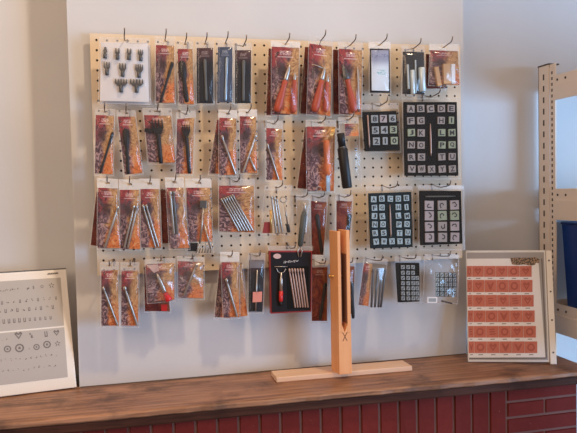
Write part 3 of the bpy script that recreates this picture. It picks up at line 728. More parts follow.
p = Pack('packaged_stamping_tool', 'glossy crinkled bag with two upright rods, maroon cards behind it', 'stamping tool', [(166.6, 187.7), (183.2, 187.7), (189.3, 248), (169.9, 248)], header='header_white', head=10, bag='bag_crinkle', crinkle=.0018, bulge=.012, Y=-.056, hk='glossy crinkled bag with two upright rods')
p.rod((170.2, 191), (174, 234), 2.4); p.rod((173.4, 191), (177, 234), 2.4, 'steel_dark')
b = Pack('packaged_stamping_tool', 'maroon card pair standing behind the glossy crinkled bag', 'stamping tool', [(160.4, 189.5), (174, 189), (176, 243.5), (162.6, 243)], art='maroon', Y=-.038, header=None, hang=False, bulge=.006)
p = Pack('packaged_lacing_tools', 'red marbled card with chisel-headed silver tools and striped prongs below', 'lacing tool set', [(186.4, 187.7), (210.3, 187.7), (212.3, 241.7), (187.4, 241.7)], header='header_white', head=9, low=12, bulge=.013, hk='chisel-headed silver tools')
a_ = p.p(203.4, 200.5, .006); c_ = p.p(203, 208, .006)
o = MB().bar(a_, c_, 6.5 * MM, .005, NB, M['steel_dark']).build('chisel_tool', p.root, bevel=.001)
MB().tube([c_, p.p(202, 225, .006), p.p(199.8, 243.5, .006)], .0024, M['steel'], 8).build('shaft', o)
MB().tube([p.p(204.3, 224, .006), p.p(210.6, 249, .006)], .0022, M['steel'], 8).build('silver_rod', p.root)
p.strip([(188, 243), (198, 243), (197, 251.5), (188.2, 251)], M['black_card'], 'black_block', .003, .005)
for i in range(6):
    MB().tube([p.p(199.4 + i * 2.6, 243.3, .006), p.p(196.2 + i * 2.8, 253, .006)], .0014, M['steel'], 8).build('striped_prong', p.root)
p = Pack('packaged_rod_set', 'wide marbled card with a fan of six silver rods', 'stamping tool set', [(219, 185.6), (253.8, 185.6), (254.2, 232.4), (219.5, 231.4)], header='header_clear', head=7, bulge=.012, hk='fan of six silver rods')
for i in range(6):
    t = i / 5; p.rod((221 + 11.2 * t, 198.5 - 4.2 * t), (239 + 14 * t, 231.4 - .6 * t), 2.1, head=1.0)
p = Pack('clear_tool_box', 'clear plastic box of silver rods and a ring-headed tool', 'tool set', [(264.5, 190.5), (292.3, 190.5), (293.4, 234.5), (262, 234)], card=False, bag=None, header='header_clear', head=5, bagq=[(264.2, 190), (292.3, 190), (293.4, 235.3), (260.5, 234.5)], hk='clear plastic box of silver rods')
p.case([(264.2, 190), (292.3, 190), (293.4, 235.3), (260.5, 234.5)], .018)
p.strip([(264.4, 222), (271, 222), (270.6, 233.2), (262.4, 233)], M['red_card'], 'reddish_label', .001, .001)
MB().tube([p.p(270.6, 210, .006), p.p(271.4, 233, .006)], .003, M['brass'], 8).build('yellow_rod', p.root)
for x0, x1, y0 in ((271.3, 276.3, 195.5), (274.2, 279.5, 196.5), (276.6, 282.6, 198.5)):
    p.rod((x0, y0), (x1, 233.5), 2.3, head=1.15)
o = MB().tube([p.p(283.4 + 3.2 * math.cos(t * .628), 199.5 + 3 * math.sin(t * .628), .007) for t in range(11)], .0018, M['steel'], 8).build('ring_headed_tool', p.root)
MB().tube([p.p(284.4, 202.7, .007), p.p(287.6, 225, .007)], .0022, M['steel'], 8).build('shaft', o)
MB().lathe(p.p(287.5, 224.5, .007), p.p(288.8, 232.5, .007), [(0, .004), (.3, .005), (.9, .005), (1, .003)], M['black_tool'], 10).build('dark_tip', o)
p = Pack('packaged_grip_tool', 'clear bag with long grey-green handled tool and silver tip', 'leather tool', [], card=False, header='header_clear', head=5, Y=-.052, bulge=.016, bagq=[(296, 199.5), (310, 199.5), (309.6, 252), (297.5, 252)], bag='bag_crinkle', hk='long grey-green handled tool')
a_ = p.p(305, 203, .008)
o = MB().lathe(a_, p.p(304.2, 213, .008), [(0, .0015), (.3, .004), (1, .0055)], M['steel'], 10, .6).build('silver_tip', p.root)
MB().lathe(p.p(304.3, 212, .008), p.p(300.2, 246, .008), [(0, .006), (.1, .0085), (.5, .0085), (.95, .0075), (1, .005)], M['green_grey'], 12, .8).build('grey_grip', o)
MB().tube([p.p(300.4, 245.5, .008), p.p(297.6, 251, .008), p.p(298.8, 257, .008)], .0018, M['steel'], 8).build('steel_prong', o)
MB().tube([p.p(300.8, 245.5, .008), p.p(302, 251, .008), p.p(300.6, 257, .008)], .0018, M['steel'], 8).build('steel_prong', o)
p = Pack('packaged_modelling_tool', 'brown card with dark tapering tool beside the wooden clamp stand', 'leather tool', [(311, 201), (326.6, 201.6), (323.4, 255), (312, 254.6)], art='maroon', header='header_clear', head=7, Y=-.045, hk='dark tapering tool beside the clamp stand')
p.flat_tool((317, 214), (322, 254), 4.6, 3.8)
p = Pack('packaged_modelling_tool', 'brown card with dark tool half hidden by the wooden clamp top', 'leather tool', [(336.5, 200.6), (352, 201), (349.5, 244), (336.5, 244)], art='maroon', header='header_clear', head=7, Y=-.045, hk='card half hidden by the clamp top')
p.flat_tool((349.8, 214), (346.5, 243), 5, 4)

# -- bottom row
p = Pack('packaged_stamping_tool', 'marbled card with slanting silver rod, first below the pegboard edge', 'stamping tool', [(101.4, 270.4), (117.9, 270), (118.9, 325.7), (101.4, 325.7)], header='header', head=8, hk='first slanting silver rod of the bottom row')
p.rod((103, 287), (117.6, 325.4), 2.2)
p = Pack('packaged_stamping_tool', 'marbled card with slanting silver rod, beside the red-handled tool bag', 'stamping tool', [(121.6, 270.4), (138.2, 270.4), (138.2, 325.7), (121.2, 325.7)], header='header', head=8, hk='slanting silver rod beside the red-handled tool')
p.rod((124.3, 286.4), (137.2, 325.4), 2.6)
p = Pack('packaged_red_handled_tool', 'crinkled bag with silver tool on short red handle', 'leather tool', [(146, 264), (174.3, 263), (174.3, 299.5), (148, 302)], header='header', head=5, bag='bag_crinkle', crinkle=.0016, bulge=.014, Y=-.056, hk='silver tool on short red handle')
p.knife((156.6, 273), (165, 293), (169.4, 301), 4.4, 7, 'steel', 'red_plastic', 'lacing_awl')
p.strip([(146.6, 265), (158, 264.6), (159, 270.5), (154, 273), (148, 270)][:4], M['logo_pink'], 'folded_label', .0006, .002)
b = Pack('packaged_red_handled_tool', 'red-edged card hanging lower behind the crinkled red-handle bag', 'leather tool', [(144.4, 266), (166, 266), (170, 311.5), (145, 311)], art='maroon', Y=-.036, header=None, hang=False, bulge=.006)
b.strip([(161, 304.5), (167.5, 304.5), (167, 311), (161.5, 311)], M['red_plastic'], 'red_handle_end', .004, .005)
p = Pack('packaged_stamping_tool', 'crinkled bag on orange-bottomed card, thin silver rod leaning across', 'stamping tool', [(177.8, 261.2), (203.4, 261.8), (203.4, 298), (178.4, 297.8)], header='header', head=5, bag='bag_crinkle', crinkle=.002, bulge=.011, hk='crinkled bag with thin leaning rod')
p.rod((197, 263.5), (183.6, 296), 2.2)
p = Pack('packaged_stamping_tool', 'white-headed card with slanting silver rod and cards fanned on both sides', 'stamping tool', [(221.6, 261.8), (238.2, 261.8), (239.3, 317), (223.7, 317.6)], header='header_white', head=10, Y=-.056, hk='white-headed card with fanned cards')
p.rod((226, 278.6), (237, 316.5), 2.6)
b = Pack('packaged_stamping_tool', 'purple card fanned toward the crinkled orange bag, behind the white-headed card', 'stamping tool', [(220, 264), (232, 262.5), (230, 318), (214.6, 317)], Y=-.038, header=None, hang=False, bulge=.006)
b = Pack('packaged_stamping_tool', 'orange card fanned toward the dark stickered card, behind the white-headed card', 'stamping tool', [(231, 264), (241.5, 263.5), (247.6, 315.8), (233.5, 317.4)], Y=-.042, header=None, hang=False, bulge=.006)
p = Pack('packaged_graver', 'dark card with thin silver bar and salmon price sticker', 'leather tool', [(249, 259.7), (264.2, 259.7), (262.4, 311.7), (248.6, 311.7)], art='dark', header='header_clear', head=7, hk='dark card with salmon price sticker')
p.strip([(249.4, 261), (264, 261), (263.8, 268), (249.4, 268)], M['title_grey'], 'title_strip', .0006, .0018)
MB().tube([p.p(257.2, 270, .004), p.p(255.6, 311, .004)], .0022, M['steel'], 8).build('silver_bar', p.root)
p.strip([(252.9, 292), (262.2, 291.6), (261.8, 301.8), (252.6, 302.4)], M['sticker'], 'price_sticker', .0004, .0085)
# boxed set with a red border
p = Pack('boxed_awl_set', 'black and red boxed set of swivel tool and copper rods', 'tool set', [(269.4, 250.8), (312, 250.8), (311.4, 311.6), (270.8, 313.8)], art='red_card', bag=None, header='header_clear', head=5, Y=-.05, hk='black and red boxed set')
MB().plate([p.p(x, y, .001) for x, y in ((269.4, 250.8), (312, 250.8), (311.4, 311.6), (270.8, 313.8))], NB, .016, M['red_card']).build('box', p.root, bevel=.001)
p.strip([(270.7, 252.2), (311.0, 252.2), (310.4, 310.4), (271.8, 312.4)], M['black_card'], 'black_front', .001, .0022)
p.strip([(286.5, 266.5), (308.6, 266.2), (308.3, 308.3), (287.5, 309)], M['tray'], 'rod_window', .001, .003)
vs = [p.p(277.2 + 4 * math.cos(t * .524), 256.2 + 2.6 * math.sin(t * .524), .0026) for t in range(12)]
MB().add(vs, [tuple(range(12))], M['logo_pink']).build('oval_logo', p.root)
pts = []
for i in range(160):
    t = i / 159; a = t * 62; pts.append(p.p(283.6 + 15 * t + .45 * math.cos(a), 262.4 - 1.4 * t + (.8 + .45 * math.sin(a * .31)) * math.sin(a), .0027))
MB().tube(pts, .00035, M['white'], 5).build('script_title', p.root)
o = MB().tube([p.p(281.2 + 4.6 * math.cos(t * .35 + 3.3), 267.4 - 5.6 * math.sin(t * .35 + 3.3), .007) for t in range(9)], .0011, M['steel'], 8).build('swivel_tool', p.root)
MB().tube([p.p(274.4, 266.6, .007), p.p(287.4, 266.6, .007)], .0010, M['steel'], 8).build('yoke', o)
MB().lathe(p.p(281.2, 272.4, .007), p.p(281, 291.5, .007), [(0, .0025), (.3, .0032), (.35, .0045), (1, .0050)], M['steel'], 10).build('shaft', o)
MB().lathe(p.p(281, 291, .007), p.p(280.9, 301.5, .007), [(0, .0054), (.9, .0056), (1, .004)], M['red_plastic'], 10).build('red_grip', o)
MB().lathe(p.p(280.9, 301, .007), p.p(280.9, 306, .007), [(0, .004), (1, .003)], M['black_tool'], 10).build('dark_end', o)
for i in range(6):
    p.rod((289.2 + 2.75 * i, 268.4), (295.2 + 2.55 * i, 307.5), 1.9, 'copper', 'copper_rod', 1.15)
p = Pack('packaged_modelling_tool', 'reddish brown card with dark tool beside the boxed set', 'leather tool', [(312.2, 266.8), (327.6, 266.8), (327, 321), (311.8, 321)], art='maroon', header='header', head=7, Y=-.045, hk='reddish brown card beside the boxed set')
p.flat_tool((325.6, 283), (320, 320), 4.2, 3.8)
p = Pack('packaged_modelling_tool', 'brown card with dark curved tool showing past the clamp post', 'leather tool', [(338, 266), (354.4, 266), (353.6, 314), (338, 314)], art='maroon', header='header', head=7, Y=-.045, hk='card behind the clamp post')
p.flat_tool((352.4, 282), (353.2, 318.5), 3.2, 3.8)
p = Pack('packaged_rod_set', 'bag with four upright dark silver rods over a purple card', 'stamping tool set', [(364, 263.5), (372.5, 263.6), (368.5, 306), (358.6, 305)], header='header_clear', head=5, bag='bag_crinkle', bulge=.013, bagq=[(363.2, 261.5), (387.4, 264), (381.4, 308.4), (358, 305.4)], hk='four upright dark silver rods')
for x0, x1 in ((373.3, 371.4), (377.6, 374.9), (381.9, 378.3), (385.3, 380.8)):
    p.rod((x0, 269), (x1, 307.2), 2.5, 'steel_dark', head=1.0)
p = Pack('symbol_stamp_set', 'small black tray of tiny square tiles, tilted beside the crinkly tile bag', 'stamp tile set', [(395.8, 263), (419.7, 263), (419.7, 301.6), (398.3, 302.6)], card=False, bag=None, header='header_clear', head=6, Y=-.045,
         bagq=[(395, 261.5), (421, 261.5), (421, 303.4), (397, 304.4)], hk='small tray of tiny square tiles')
p.tray([(395.8, 263), (419.7, 263), (419.7, 301.6), (398.3, 302.6)]); p.case([(395, 261.5), (421, 261.5), (421, 303.4), (397, 304.4)], .013, .8)
rg = random.Random(9)
for r in range(7):
    for c in range(3 if r < 2 else 4):
        p.tile((403, 408.2, 413.1, 417.2)[c] + .05 * r, (267.2, 272.8, 278, 283.3, 288.4, 293.5, 298.4)[r], 3.9, 4.0, 'tile_grey', small_mark(rg), rg.uniform(-.1, .1))
p = Pack('symbol_stamp_set', 'crinkly clear bag holding a block of square tiles, white sticker below', 'stamp tile set', [(435.5, 272.5), (457, 272.5), (456.5, 296.5), (436, 296.5)], art='black_card', header='header_clear', head=4, bag='bag_crinkle', crinkle=.0035, bulge=.016, Y=-.047,
         bagq=[(424, 257.9), (459, 257.9), (458, 304), (423, 302.6)], hk='crinkly bag with block of square tiles')
for r in range(5):
    for c in range(5):
        p.tile((437.6, 442, 446.4, 450.6, 454.8)[c], (274.9, 279.7, 284.5, 289.4, 294.1)[r], 3.6, 4.0, 'tile_pale' if c < 2 else 'tile_grey', small_mark(rg), rg.uniform(-.08, .08), d=.006)
p.strip([(427.4, 297), (437.4, 297), (437.2, 303), (427.4, 303)], M['white'], 'price_sticker', .0004, .013)
p.strip([(428.6, 298.2), (436.2, 298.2), (436, 301.8), (428.6, 301.8)], M['tile_grey'], 'sticker_print', .0002, .0134)
MB().tube([p.p(441.5, 301, .004), p.p(452, 303.4, .004)], .0022, M['steel_dark'], 8).build('handle_rod', p.root)

# ------------------------------------------------------------------ wooden stitching clamp
zp = ZT + .014
root = empty('stitching_clamp', (.2, -.09, ZT)); tag(root, 'pale wooden stitching clamp standing on its long base plank', 'stitching clamp')
mb = MB(); b0 = [(.0195, -.0275), (.0195, -.0945), (.397, -.0995), (.397, -.035)]
mb.hexa([(x, y, ZT + .0004) for x, y in b0] + [(x, y, zp) for x, y in b0], M['pine_base']); mb.build('base_plank', root, bevel=.002)
X0, X1, Y0, Y1, ZTOP = .1835, .2175, -.1175, -.066, ZO - .4960
ZN = ZO - .764                                # where the slot ends in a notch
jl, jr = X0 + .0085, X1 - .0095
mb = MB(); mb.hexa([(X0, Y0, zp), (X1, Y0, zp), (X1, Y1, zp), (X0, Y1, zp), (X0, Y0, ZN), (X1, Y0, ZN), (X1, Y1, ZN), (X0, Y1, ZN)], M['pine'])
# V-shaped bottom of the slot: two wedges on the block
mb.add([(jl, Y0, ZN), ((jl + jr) / 2, Y0, ZN), (jl, Y0, ZN + .022), (jl, Y1, ZN), ((jl + jr) / 2, Y1, ZN), (jl, Y1, ZN + .022)], [(0, 1, 2), (5, 4, 3), (1, 4, 5, 2), (0, 2, 5, 3), (0, 3, 4, 1)], M['pine'])
mb.add([(jr, Y0, ZN), ((jl + jr) / 2, Y0, ZN), (jr, Y0, ZN + .022), (jr, Y1, ZN), ((jl + jr) / 2, Y1, ZN), (jr, Y1, ZN + .022)], [(0, 2, 1), (3, 4, 5), (1, 2, 5, 4), (0, 3, 5, 2), (0, 1, 4, 3)], M['pine'])
post = mb.build('post_block', root)
xc = (jl + jr) / 2
for sgn in (-1, 1):
    MB().bar((xc - sgn * .006, Y0 - .0002, ZN + .001), (xc + sgn * .006, Y0 - .0002, ZN - .022), .0014, .0008, NB, M['groove']).build('saw_mark', post)
mb = MB(); mb.box((X0, Y0, ZN), (jl, Y1, ZTOP - .002), M['pine']); j1 = mb.build('jaw', root, bevel=.0012)
mb = MB(); mb.box((jr, Y0, ZN), (X1, Y1, ZTOP), M['pine']); j2 = mb.build('jaw', root, bevel=.0012)
mb = MB(); mb.box((jr - .0016, Y0 + .001, ZN + .024), (jr - .0001, Y1 - .001, ZTOP - .062), M['lining']); mb.build('suede_lining', j2)
mb = MB(); mb.box((jl + .0001, Y0 + .001, ZN + .024), (jl + .0016, Y1 - .001, ZTOP - .062), M['lining']); mb.build('suede_lining', j1)
for o in (post, j1, j2) + tuple(post.children) + tuple(j1.children) + tuple(j2.children):   # the post stands slightly turned
    for v in o.data.vertices: v.co.x -= (v.co.y + o['_o'][1] - Y0) * .115
zb_ = at(333, 276, -.09).z
mb = MB(); mb.lathe((X0 - .016, -.09, zb_), (X1 + .010, -.09, zb_), [(0, .0028), (1, .0028)], M['brass'], 10); o = mb.build('brass_bolt', root)
mb = MB(); mb.lathe((X0 - .017, -.09, zb_), (X0 - .0135, -.09, zb_), [(0, .004), (.2, .0055), (1, .0055)], M['brass'], 12); mb.build('bolt_head', o)
mb = MB(); mb.lathe((X1 + .0005, -.09, zb_), (X1 + .006, -.09, zb_), [(0, .006), (1, .006)], M['brass'], 6); mb.build('nut', o)

# ------------------------------------------------------------------ framed sheets standing on the mantelpiece
def frame_corners(BL, BR, TR, TL): return [Vector(v) for v in (TL, TR, BR, BL)]
# left: grey sheet of stamp impressions in a cream frame
BRc, TRc = Vector((-.4835, .0125, ZT + .0036)), Vector((-.5075, .092, ZO - .5835))
ed = (Vector((-.6625, -.0145, ZT + .0036)) - BRc).normalized(); BLc = BRc + ed * .235; TLc = TRc + ed * .235
nl = (TRc - BRc).cross(ed).normalized()
if nl.y < 0: nl = -nl
root = empty('framed_stamp_sheet', (BLc + BRc) / 2); tag(root, 'cream-framed grey sheet of small stamp impressions leaning against the wall', 'display sheet')
def LP(u, v, d=0): return (TLc.lerp(TRc, u)).lerp(BLc.lerp(BRc, u), v) - nl * d
def lpix(x, y, d=0): return on_plane(x, y, BRc - nl * d, nl)
MB().plate([LP(0, 0), LP(1, 0), LP(1, 1), LP(0, 1)], nl, .012, M['cream_frame']).build('frame', root, bevel=.0015)
sheet = MB()
q = [LP(.03, 0, .0008)]
tr, br = lpix(60.5, 277.5, .0008), lpix(67.8, 377, .0008); dl = ed * .205
o1 = MB().plate([tr + dl, tr, lpix(64, 325.5, .0008), lpix(64, 325.5, .0008) + dl], nl, .0006, M['sheet_grey']).build('upper_sheet', root)
o2 = MB().plate([lpix(64.2, 327.2, .0008) + dl, lpix(64.2, 327.2, .0008), br, br + dl], nl, .0006, M['sheet_grey']).build('lower_sheet', root)
rg = random.Random(5)
def mark(mb, x, y, s, kind):
    c = lpix(x, y, .0011); ux = -ed; uz = (TRc - BRc).normalized(); w = s * MM * .6
    def pt(a, b): return c + ux * (a * w) + uz * (b * w)
    if kind == 'ring':
        n = 10; vs = []
        for i in range(n):
            t = 6.283 * i / n; vs += [pt(math.cos(t), math.sin(t)), pt(.66 * math.cos(t), .66 * math.sin(t))]
        mb.add(vs, [(2 * i, (2 * i + 2) % (2 * n), (2 * i + 3) % (2 * n), 2 * i + 1) for i in range(n)], M['ink_soft'])
        if s > 3: mb.add([pt(-.3, -.25), pt(.3, -.25), pt(.2, .3), pt(-.2, .3)], [(0, 1, 2, 3)], M['ink_soft'])
    elif kind == 'u':
        mb.add([pt(-.5, 1), pt(-.2, 1), pt(-.2, -.6), pt(-.5, -1), pt(.5, -1), pt(.2, -.6), pt(.2, 1), pt(.5, 1)], [(0, 1, 2, 3), (3, 2, 5, 4), (4, 5, 6, 7)], M['ink_soft'])
    elif kind == 'star':
        for i in range(5):
            t = 6.283 * i / 5 + 1.57; a, b = math.cos(t), math.sin(t)
            mb.add([pt(.35 * a - .25 * b, .35 * b + .25 * a), pt(1.05 * a, 1.05 * b), pt(.35 * a + .25 * b, .35 * b - .25 * a)], [(0, 1, 2)], M['ink_soft'])
    elif kind == 'heart':
        mb.add([pt(-1, .5), pt(-.5, 1), pt(0, .55), pt(.5, 1), pt(1, .5), pt(0, -1), pt(-.6, .4), pt(0, .1), pt(.6, .4), pt(0, -.5)], [(0, 1, 2, 7, 6), (2, 3, 4, 8, 7), (4, 5, 9, 8), (5, 0, 6, 9)], M['ink_soft'])
    else:
        k = rg.randint(2, 4)
        for i in range(k):
            a, b = rg.uniform(-.8, .4), rg.uniform(-.9, .5); e, f = rg.uniform(.25, .8), rg.uniform(.25, .9)
            mb.add([pt(a, b), pt(a + e, b + .1), pt(a + e * .8, b + f), pt(a - .1, b + f * .8)], [(0, 1, 2, 3)], M['ink_soft'])
mu, ml = MB(), MB()
for x, y, s in ((28, 288.5, 3), (34, 287.5, 3), (42, 286.5, 3.6), (51.5, 285.5, 5)): mark(mu, x, y, s, 'star' if x > 40 else 'blob')
for i in range(12): mark(mu, -6 + i * 4.6 * .5 - (2), 292 - i * .25, 2, 'blob')
for i in range(13): mark(mu, -16 + i * 6.0, 304.5 - i * .55, 2.8, 'u' if i % 3 == 0 else 'blob')
for i in range(13): mark(mu, -18 + i * 5.9, 313 - i * .5, 3.2, 'blob' if i % 2 else 'u')
for i in range(14): mark(mu, -17 + i * 5.2, 323.2 - i * .42, 3.6 if i < 9 else 2.8, 'u')
mu.build('stamp_impressions', o1)
for x, y, s, k_ in ((3, 340, 2, 'blob'), (7, 339.5, 2, 'blob'), (18.5, 335.5, 6.2, 'heart'), (31, 335.5, 5.5, 'blob'), (46, 334, 4.6, 'u'), (56.5, 332.8, 5, 'heart'),
                  (7.5, 349, 5.6, 'ring'), (19.5, 348, 7, 'ring'), (29, 348.5, 2, 'blob'), (36.5, 347, 5, 'ring'), (47, 344.5, 6.2, 'ring'), (57.5, 343.5, 5, 'star'), (-8, 350, 6, 'ring'), (-20, 341, 6, 'heart')): mark(ml, x, y, s, k_)
for i in range(16): mark(ml, -20 + i * 5.1, 363 - i * .55 + rg.uniform(-.8, .8), rg.uniform(1.2, 2.4), 'blob')
for i in range(15): mark(ml, -18 + i * 5.2, 374 - i * .6 + rg.uniform(-1, 1), rg.uniform(1.2, 2.6), 'blob')
ml.build('stamp_impressions', o2)
mb = MB(); rg2 = random.Random(2)
pts = [lpix(47.5 + 10.5 * i / 30, 273.9 - .9 * i / 30 + (1.0 if i % 7 else 1.5) * math.sin(i * 1.8), .0009) for i in range(31)]
mb.tube(pts, .0006, M['ink_soft'], 5); mb.build('script_title', root)
a_, b_ = lpix(20, 380.3, .001), lpix(64, 374.8, .001)
MB().plate([TLc + ed * 0 - nl * .0002, TRc - nl * .0002, TRc - nl * .0002 + (BRc - TRc).normalized() * .0035, TLc - nl * .0002 + (BRc - TRc).normalized() * .0035], nl, .002, M['grey_tool']).build('metal_top_edge', root)
MB().add([LP(.005, .02, .0028), LP(.995, .02, .0028), LP(.995, .995, .0028), LP(.005, .995, .0028)], [(0, 3, 2, 1)], M['acrylic']).build('clear_cover', root)

# right: white page of reddish leather swatches in a clear sleeve with a punched rail
B0, B1 = Vector((.5825, -.0665, ZT + .0028)), Vector((.7985, -.1625, ZT + .0028))
eh = (B1 - B0).normalized(); nr = Vector((-eh.y, eh.x, 0))
if nr.y < 0: nr = -nr
T0 = B0 + nr * .068 + Vector((0, 0, .3105)); nr = eh.cross(T0 - B0).normalized()
if nr.y < 0: nr = -nr
def rp(x, y, d=0): return on_plane(x, y, B0 - nr * d, nr)
root = empty('framed_swatch_sheet', (B0 + B1) / 2); tag(root, 'white-framed page of six reddish leather swatch rows standing near the rack', 'display sheet')
def rplate(name, q, m, d, t=.0006, parent=None, bevel=0):
    return MB().plate([rp(x, y, d) for x, y in q], nr, t, M[m]).build(name, parent or root, bevel=bevel)
rplate('white_frame', [(465.7, 250.6), (545.2, 250.2), (549.6, 362.2), (468, 361.8)], 'white_frame', 0, .008, bevel=.001)
rplate('grey_backing', [(466.7, 252.6), (543.8, 252.2), (548, 360), (468.9, 359.6)], 'band_grey', .0005)
rplate('white_page', [(466.7, 258.7), (538.2, 258.2), (545.4, 357.3), (468.8, 357.6)], 'white', .0012)
o = rplate('ornate_title', [(510.3, 258.2), (536, 257.6), (539.5, 259.2), (538.8, 263.2), (530, 264.8), (512.4, 264.6)][:4], 'bronze', .002)
MB().add([rp(x, y, .0021) for x, y in ((510.3, 258), (516, 257.6), (528, 257.7), (535, 257.2), (536.4, 260), (535.2, 264.6), (531, 265.6), (524, 264.4), (517, 265), (512, 264.4))], [tuple(range(10))], M['bronze']).build('title_lettering', o)
rowy = ((266, 276.7), (280, 292), (295, 306.5), (310.5, 322), (326, 337.5), (341.5, 353))
rxr = (532, 532.8, 534, 535, 536.2, 537.6); colf = (0, .083, .265, .447, .63, .815, 1)
rg = random.Random(12)
for r in range(6):
    xl = 466.8 + .38 * r; xr = rxr[r]; ya, yb = rowy[r]
    for c in range(6):
        a, b = xl + (xr - xl) * colf[c], xl + (xr - xl) * colf[c + 1] - .35
        o = rplate('leather_swatch', [(a, ya), (b, ya - .1), (b, yb), (a, yb + .1)], 'leather', .0022, .0009)
        mb = MB(); cx, cy, w, h = (a + b) / 2, (ya + yb) / 2, (b - a) * .32, (yb - ya) * .34
        def pt(u, v): return rp(cx + u * w, cy - v * h, .0024)
        k_ = (r * 5 + c * 3 + (r * c) % 4) % 6
        if (r, c) == (4, 4) or k_ == 3:
            mb.add([pt(-1, .5), pt(-.5, 1), pt(0, .55), pt(.5, 1), pt(1, .5), pt(0, -1), pt(-.6, .4), pt(0, .1), pt(.6, .4), pt(0, -.5)], [(0, 1, 2, 7, 6), (2, 3, 4, 8, 7), (4, 5, 9, 8), (5, 0, 6, 9)], M['leather_dark'])
        elif k_ in (0, 5):
            vs = []
            for i in range(10):
                t = 6.283 * i / 10; vs += [pt(math.cos(t), math.sin(t)), pt(.6 * math.cos(t), .6 * math.sin(t))]
            mb.add(vs, [(2 * i, (2 * i + 2) % 20, (2 * i + 3) % 20, 2 * i + 1) for i in range(10)], M['leather_dark'])
        elif k_ == 1:
            mb.add([pt(-1, .9), pt(-.6, .9), pt(0, .1), pt(.6, .9), pt(1, .9), pt(.2, -.9), pt(-.2, -.9)], [(0, 1, 2, 6), (2, 3, 4, 5), (2, 5, 6)], M['leather_dark'])
        else:
            for i in range(3): mb.add([pt(-.9 + .2 * i, .7 - .6 * i), pt(.5 + .2 * i, .8 - .6 * i), pt(.6 + .1 * i, .5 - .6 * i), pt(-.8, .4 - .6 * i)], [(0, 1, 2, 3)], M['leather_dark'])
        mb.build('pressed_motif', o)
    mb = MB()
    for c in range(6):
        a = xl + (xr - xl) * (colf[c] + colf[c + 1]) / 2; w = 2.2 if c else 1.2
        mb.add([rp(a - w, yb + 1.4, .0016), rp(a + w, yb + 1.3, .0016), rp(a + w, yb + 2.0, .0016), rp(a - w, yb + 2.1, .0016)], [(0, 1, 2, 3)], M['ink_soft'])
    mb.build('caption_print', root)
rplate('curled_page_edge', [(541.2, 258.5), (542.4, 258.5), (547, 357.6), (545.9, 357.6)], 'ink_soft', .0014)
rplate('bottom_rule', [(469.6, 357.9), (546.6, 357.6), (546.6, 358.6), (469.6, 358.9)], 'ink_soft', .0014)
rail = rplate('punched_rail', [(546, 250.6), (551.6, 250.4), (556.8, 364.2), (550.6, 364.4)], 'cream_frame', .0035, .010, bevel=.001)
for x, y in ((549, 260.5), (550.6, 291.5), (552, 320), (553.3, 352.5)):
    c0 = rp(x, y, .0036); MB().lathe(c0 + nr * .001, c0 - nr * .0012, [(0, .0026), (.7, .0026), (1, .0018)], M['grey_tool'], 10).build('screw', rail)
MB().add([rp(x, y, .0042) for x, y in ((466.3, 251.4), (544.6, 251), (549, 361.4), (468.4, 361))], [(0, 3, 2, 1)], M['acrylic']).build('clear_sleeve', root)

# ------------------------------------------------------------------ cream metal rack with a blue bin
RX = 0.932
root = empty('metal_rack', (1.2, -.2, 0)); tag(root, 'cream slotted metal rack standing beyond the mantelpiece end', 'rack')
z_top = ZO - .0175
def upright(xa, ya, sx, sy, slots):
    """an L-shaped slotted post: one flange along the side, a narrower one set in"""
    mb = MB(); mb.box((min(xa, xa + sx * .004), min(ya, ya + sy * .052), 0), (max(xa, xa + sx * .004), max(ya, ya + sy * .052), z_top), M['rack'])
    mb.box((min(xa, xa + sx * .035), min(ya, ya + sy * .004), 0), (max(xa, xa + sx * .035), max(ya, ya + sy * .004), z_top), M['rack'])
    mb.box((min(xa + sx * .004, xa + sx * .010), min(ya + sy * .052, ya + sy * .078), 0), (max(xa + sx * .004, xa + sx * .010), max(ya + sy * .052, ya + sy * .078), z_top), M['rack'])
    o = mb.build('upright_post', root, bevel=.001)
    MB().box((min(xa - sx * .001, xa + sx * .037), min(ya - sy * .001, ya + sy * .054), z_top), (max(xa - sx * .001, xa + sx * .037), max(ya - sy * .001, ya + sy * .054), z_top + .004), M['rack_dark']).build('end_cap', o)
    if slots:
        for i in range(26):
            zz = z_top - .035 - i * .0355; yy = ya + sy * .028
            MB().box((xa - .0004, yy - .0035, zz - .009), (xa + .0008, yy + .0035, zz + .009), M['rack_dark']).build('slot', o)
            for k2 in (0, 1):
                z2 = zz + .008 - k2 * .0178; MB().box((xa + sx * .004 - .0004, ya + sy * .064 - .003, z2 - .0045), (xa + sx * .004 + .0008, ya + sy * .064 + .003, z2 + .0045), M['rack_dark']).build('slot', o)
upright(RX, .108, 1, -1, True); upright(RX, -.55, 1, 1, False); upright(1.75, .108, -1, -1, False); upright(1.75, -.55, -1, 1, False)
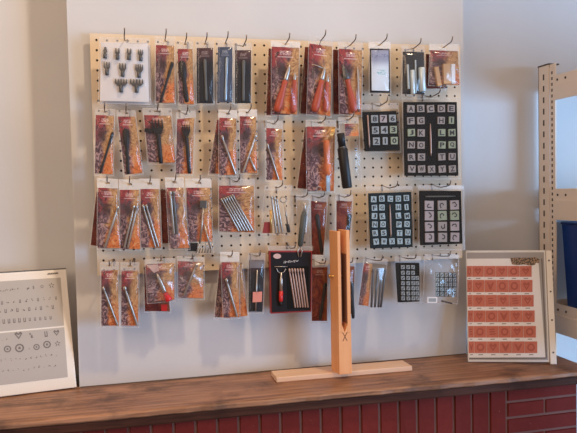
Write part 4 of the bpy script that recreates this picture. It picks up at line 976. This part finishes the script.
for za, zb in ((ZO - .0545, ZO - .131), (ZO - .401, ZO - .496), (ZO - .7555, ZO - .8460)):
    for xb, s in ((RX - .001, 1), (1.751, -1)):
        mb = MB(); h = za - zb
        mb.box((min(xb, xb + s * .003), -.525, zb), (max(xb, xb + s * .003), .029, za - h * .38), M['rack'])
        mb.box((min(xb + s * .005, xb + s * .008), -.525, za - h * .38), (max(xb + s * .005, xb + s * .008), .029, za), M['rack'])
        mb.box((min(xb + s * .003, xb + s * .05), -.525, za - h * .40), (max(xb + s * .003, xb + s * .05), .029, za - h * .36), M['rack'])
        o = mb.build('side_beam', root, bevel=.0008)
        if s > 0:
            for yy in (.018, -.02): MB().lathe((xb + .0055, yy, za - h * .2), (xb + .0035, yy, za - h * .2), [(0, .004), (1, .0035)], M['rack_dark'], 8).build('rivet', o)
    MB().box((RX + .04, .085, zb + .03), (1.71, .088, za), M['rack']).build('back_beam', root)
    MB().box((RX + .040, -.52, za - .030), (1.70, .083, za - .018), M['board_wood']).build('shelf_board', root)
zb0 = ZO - .7555 - .018
root = empty('storage_bin', (1.2, -.2, zb0)); tag(root, 'deep blue plastic bin on a shelf of the cream rack', 'storage bin')
mb = MB(); t = .004; x0, x1, y0, y1, zt_ = .962, 1.36, -.42, .035, zb0 + .27
o4 = [(x0 + .012, y0 + .012, zb0 + .0005), (x1 - .012, y0 + .012, zb0 + .0005), (x1 - .012, y1 - .012, zb0 + .0005), (x0 + .012, y1 - .012, zb0 + .0005)]
t4 = [(x0, y0, zt_), (x1, y0, zt_), (x1, y1, zt_), (x0, y1, zt_)]
i4 = [(x0 + t, y0 + t, zt_), (x1 - t, y0 + t, zt_), (x1 - t, y1 - t, zt_), (x0 + t, y1 - t, zt_)]
b4 = [(x0 + .016, y0 + .016, zb0 + .005), (x1 - .016, y0 + .016, zb0 + .005), (x1 - .016, y1 - .016, zb0 + .005), (x0 + .016, y1 - .016, zb0 + .005)]
f = [(3, 2, 1, 0), (12, 13, 14, 15)]
for i in range(4):
    j = (i + 1) % 4; f += [(i, j, 4 + j, 4 + i), (4 + i, 4 + j, 8 + j, 8 + i), (8 + i, 8 + j, 12 + j, 12 + i)]
mb.add(o4 + t4 + i4 + b4, f, M['blue_bin']); mb.build('bin_body', root)
mb = MB()
for a, b in zip(t4, t4[1:] + t4[:1]): mb.tube([(a[0], a[1], a[2] - .004), (b[0], b[1], b[2] - .004)], .0045, M['blue_bin'], 8)
mb.build('rim', root)

for o in bpy.data.objects:                    # bookkeeping only
    if '_o' in o: del o['_o']
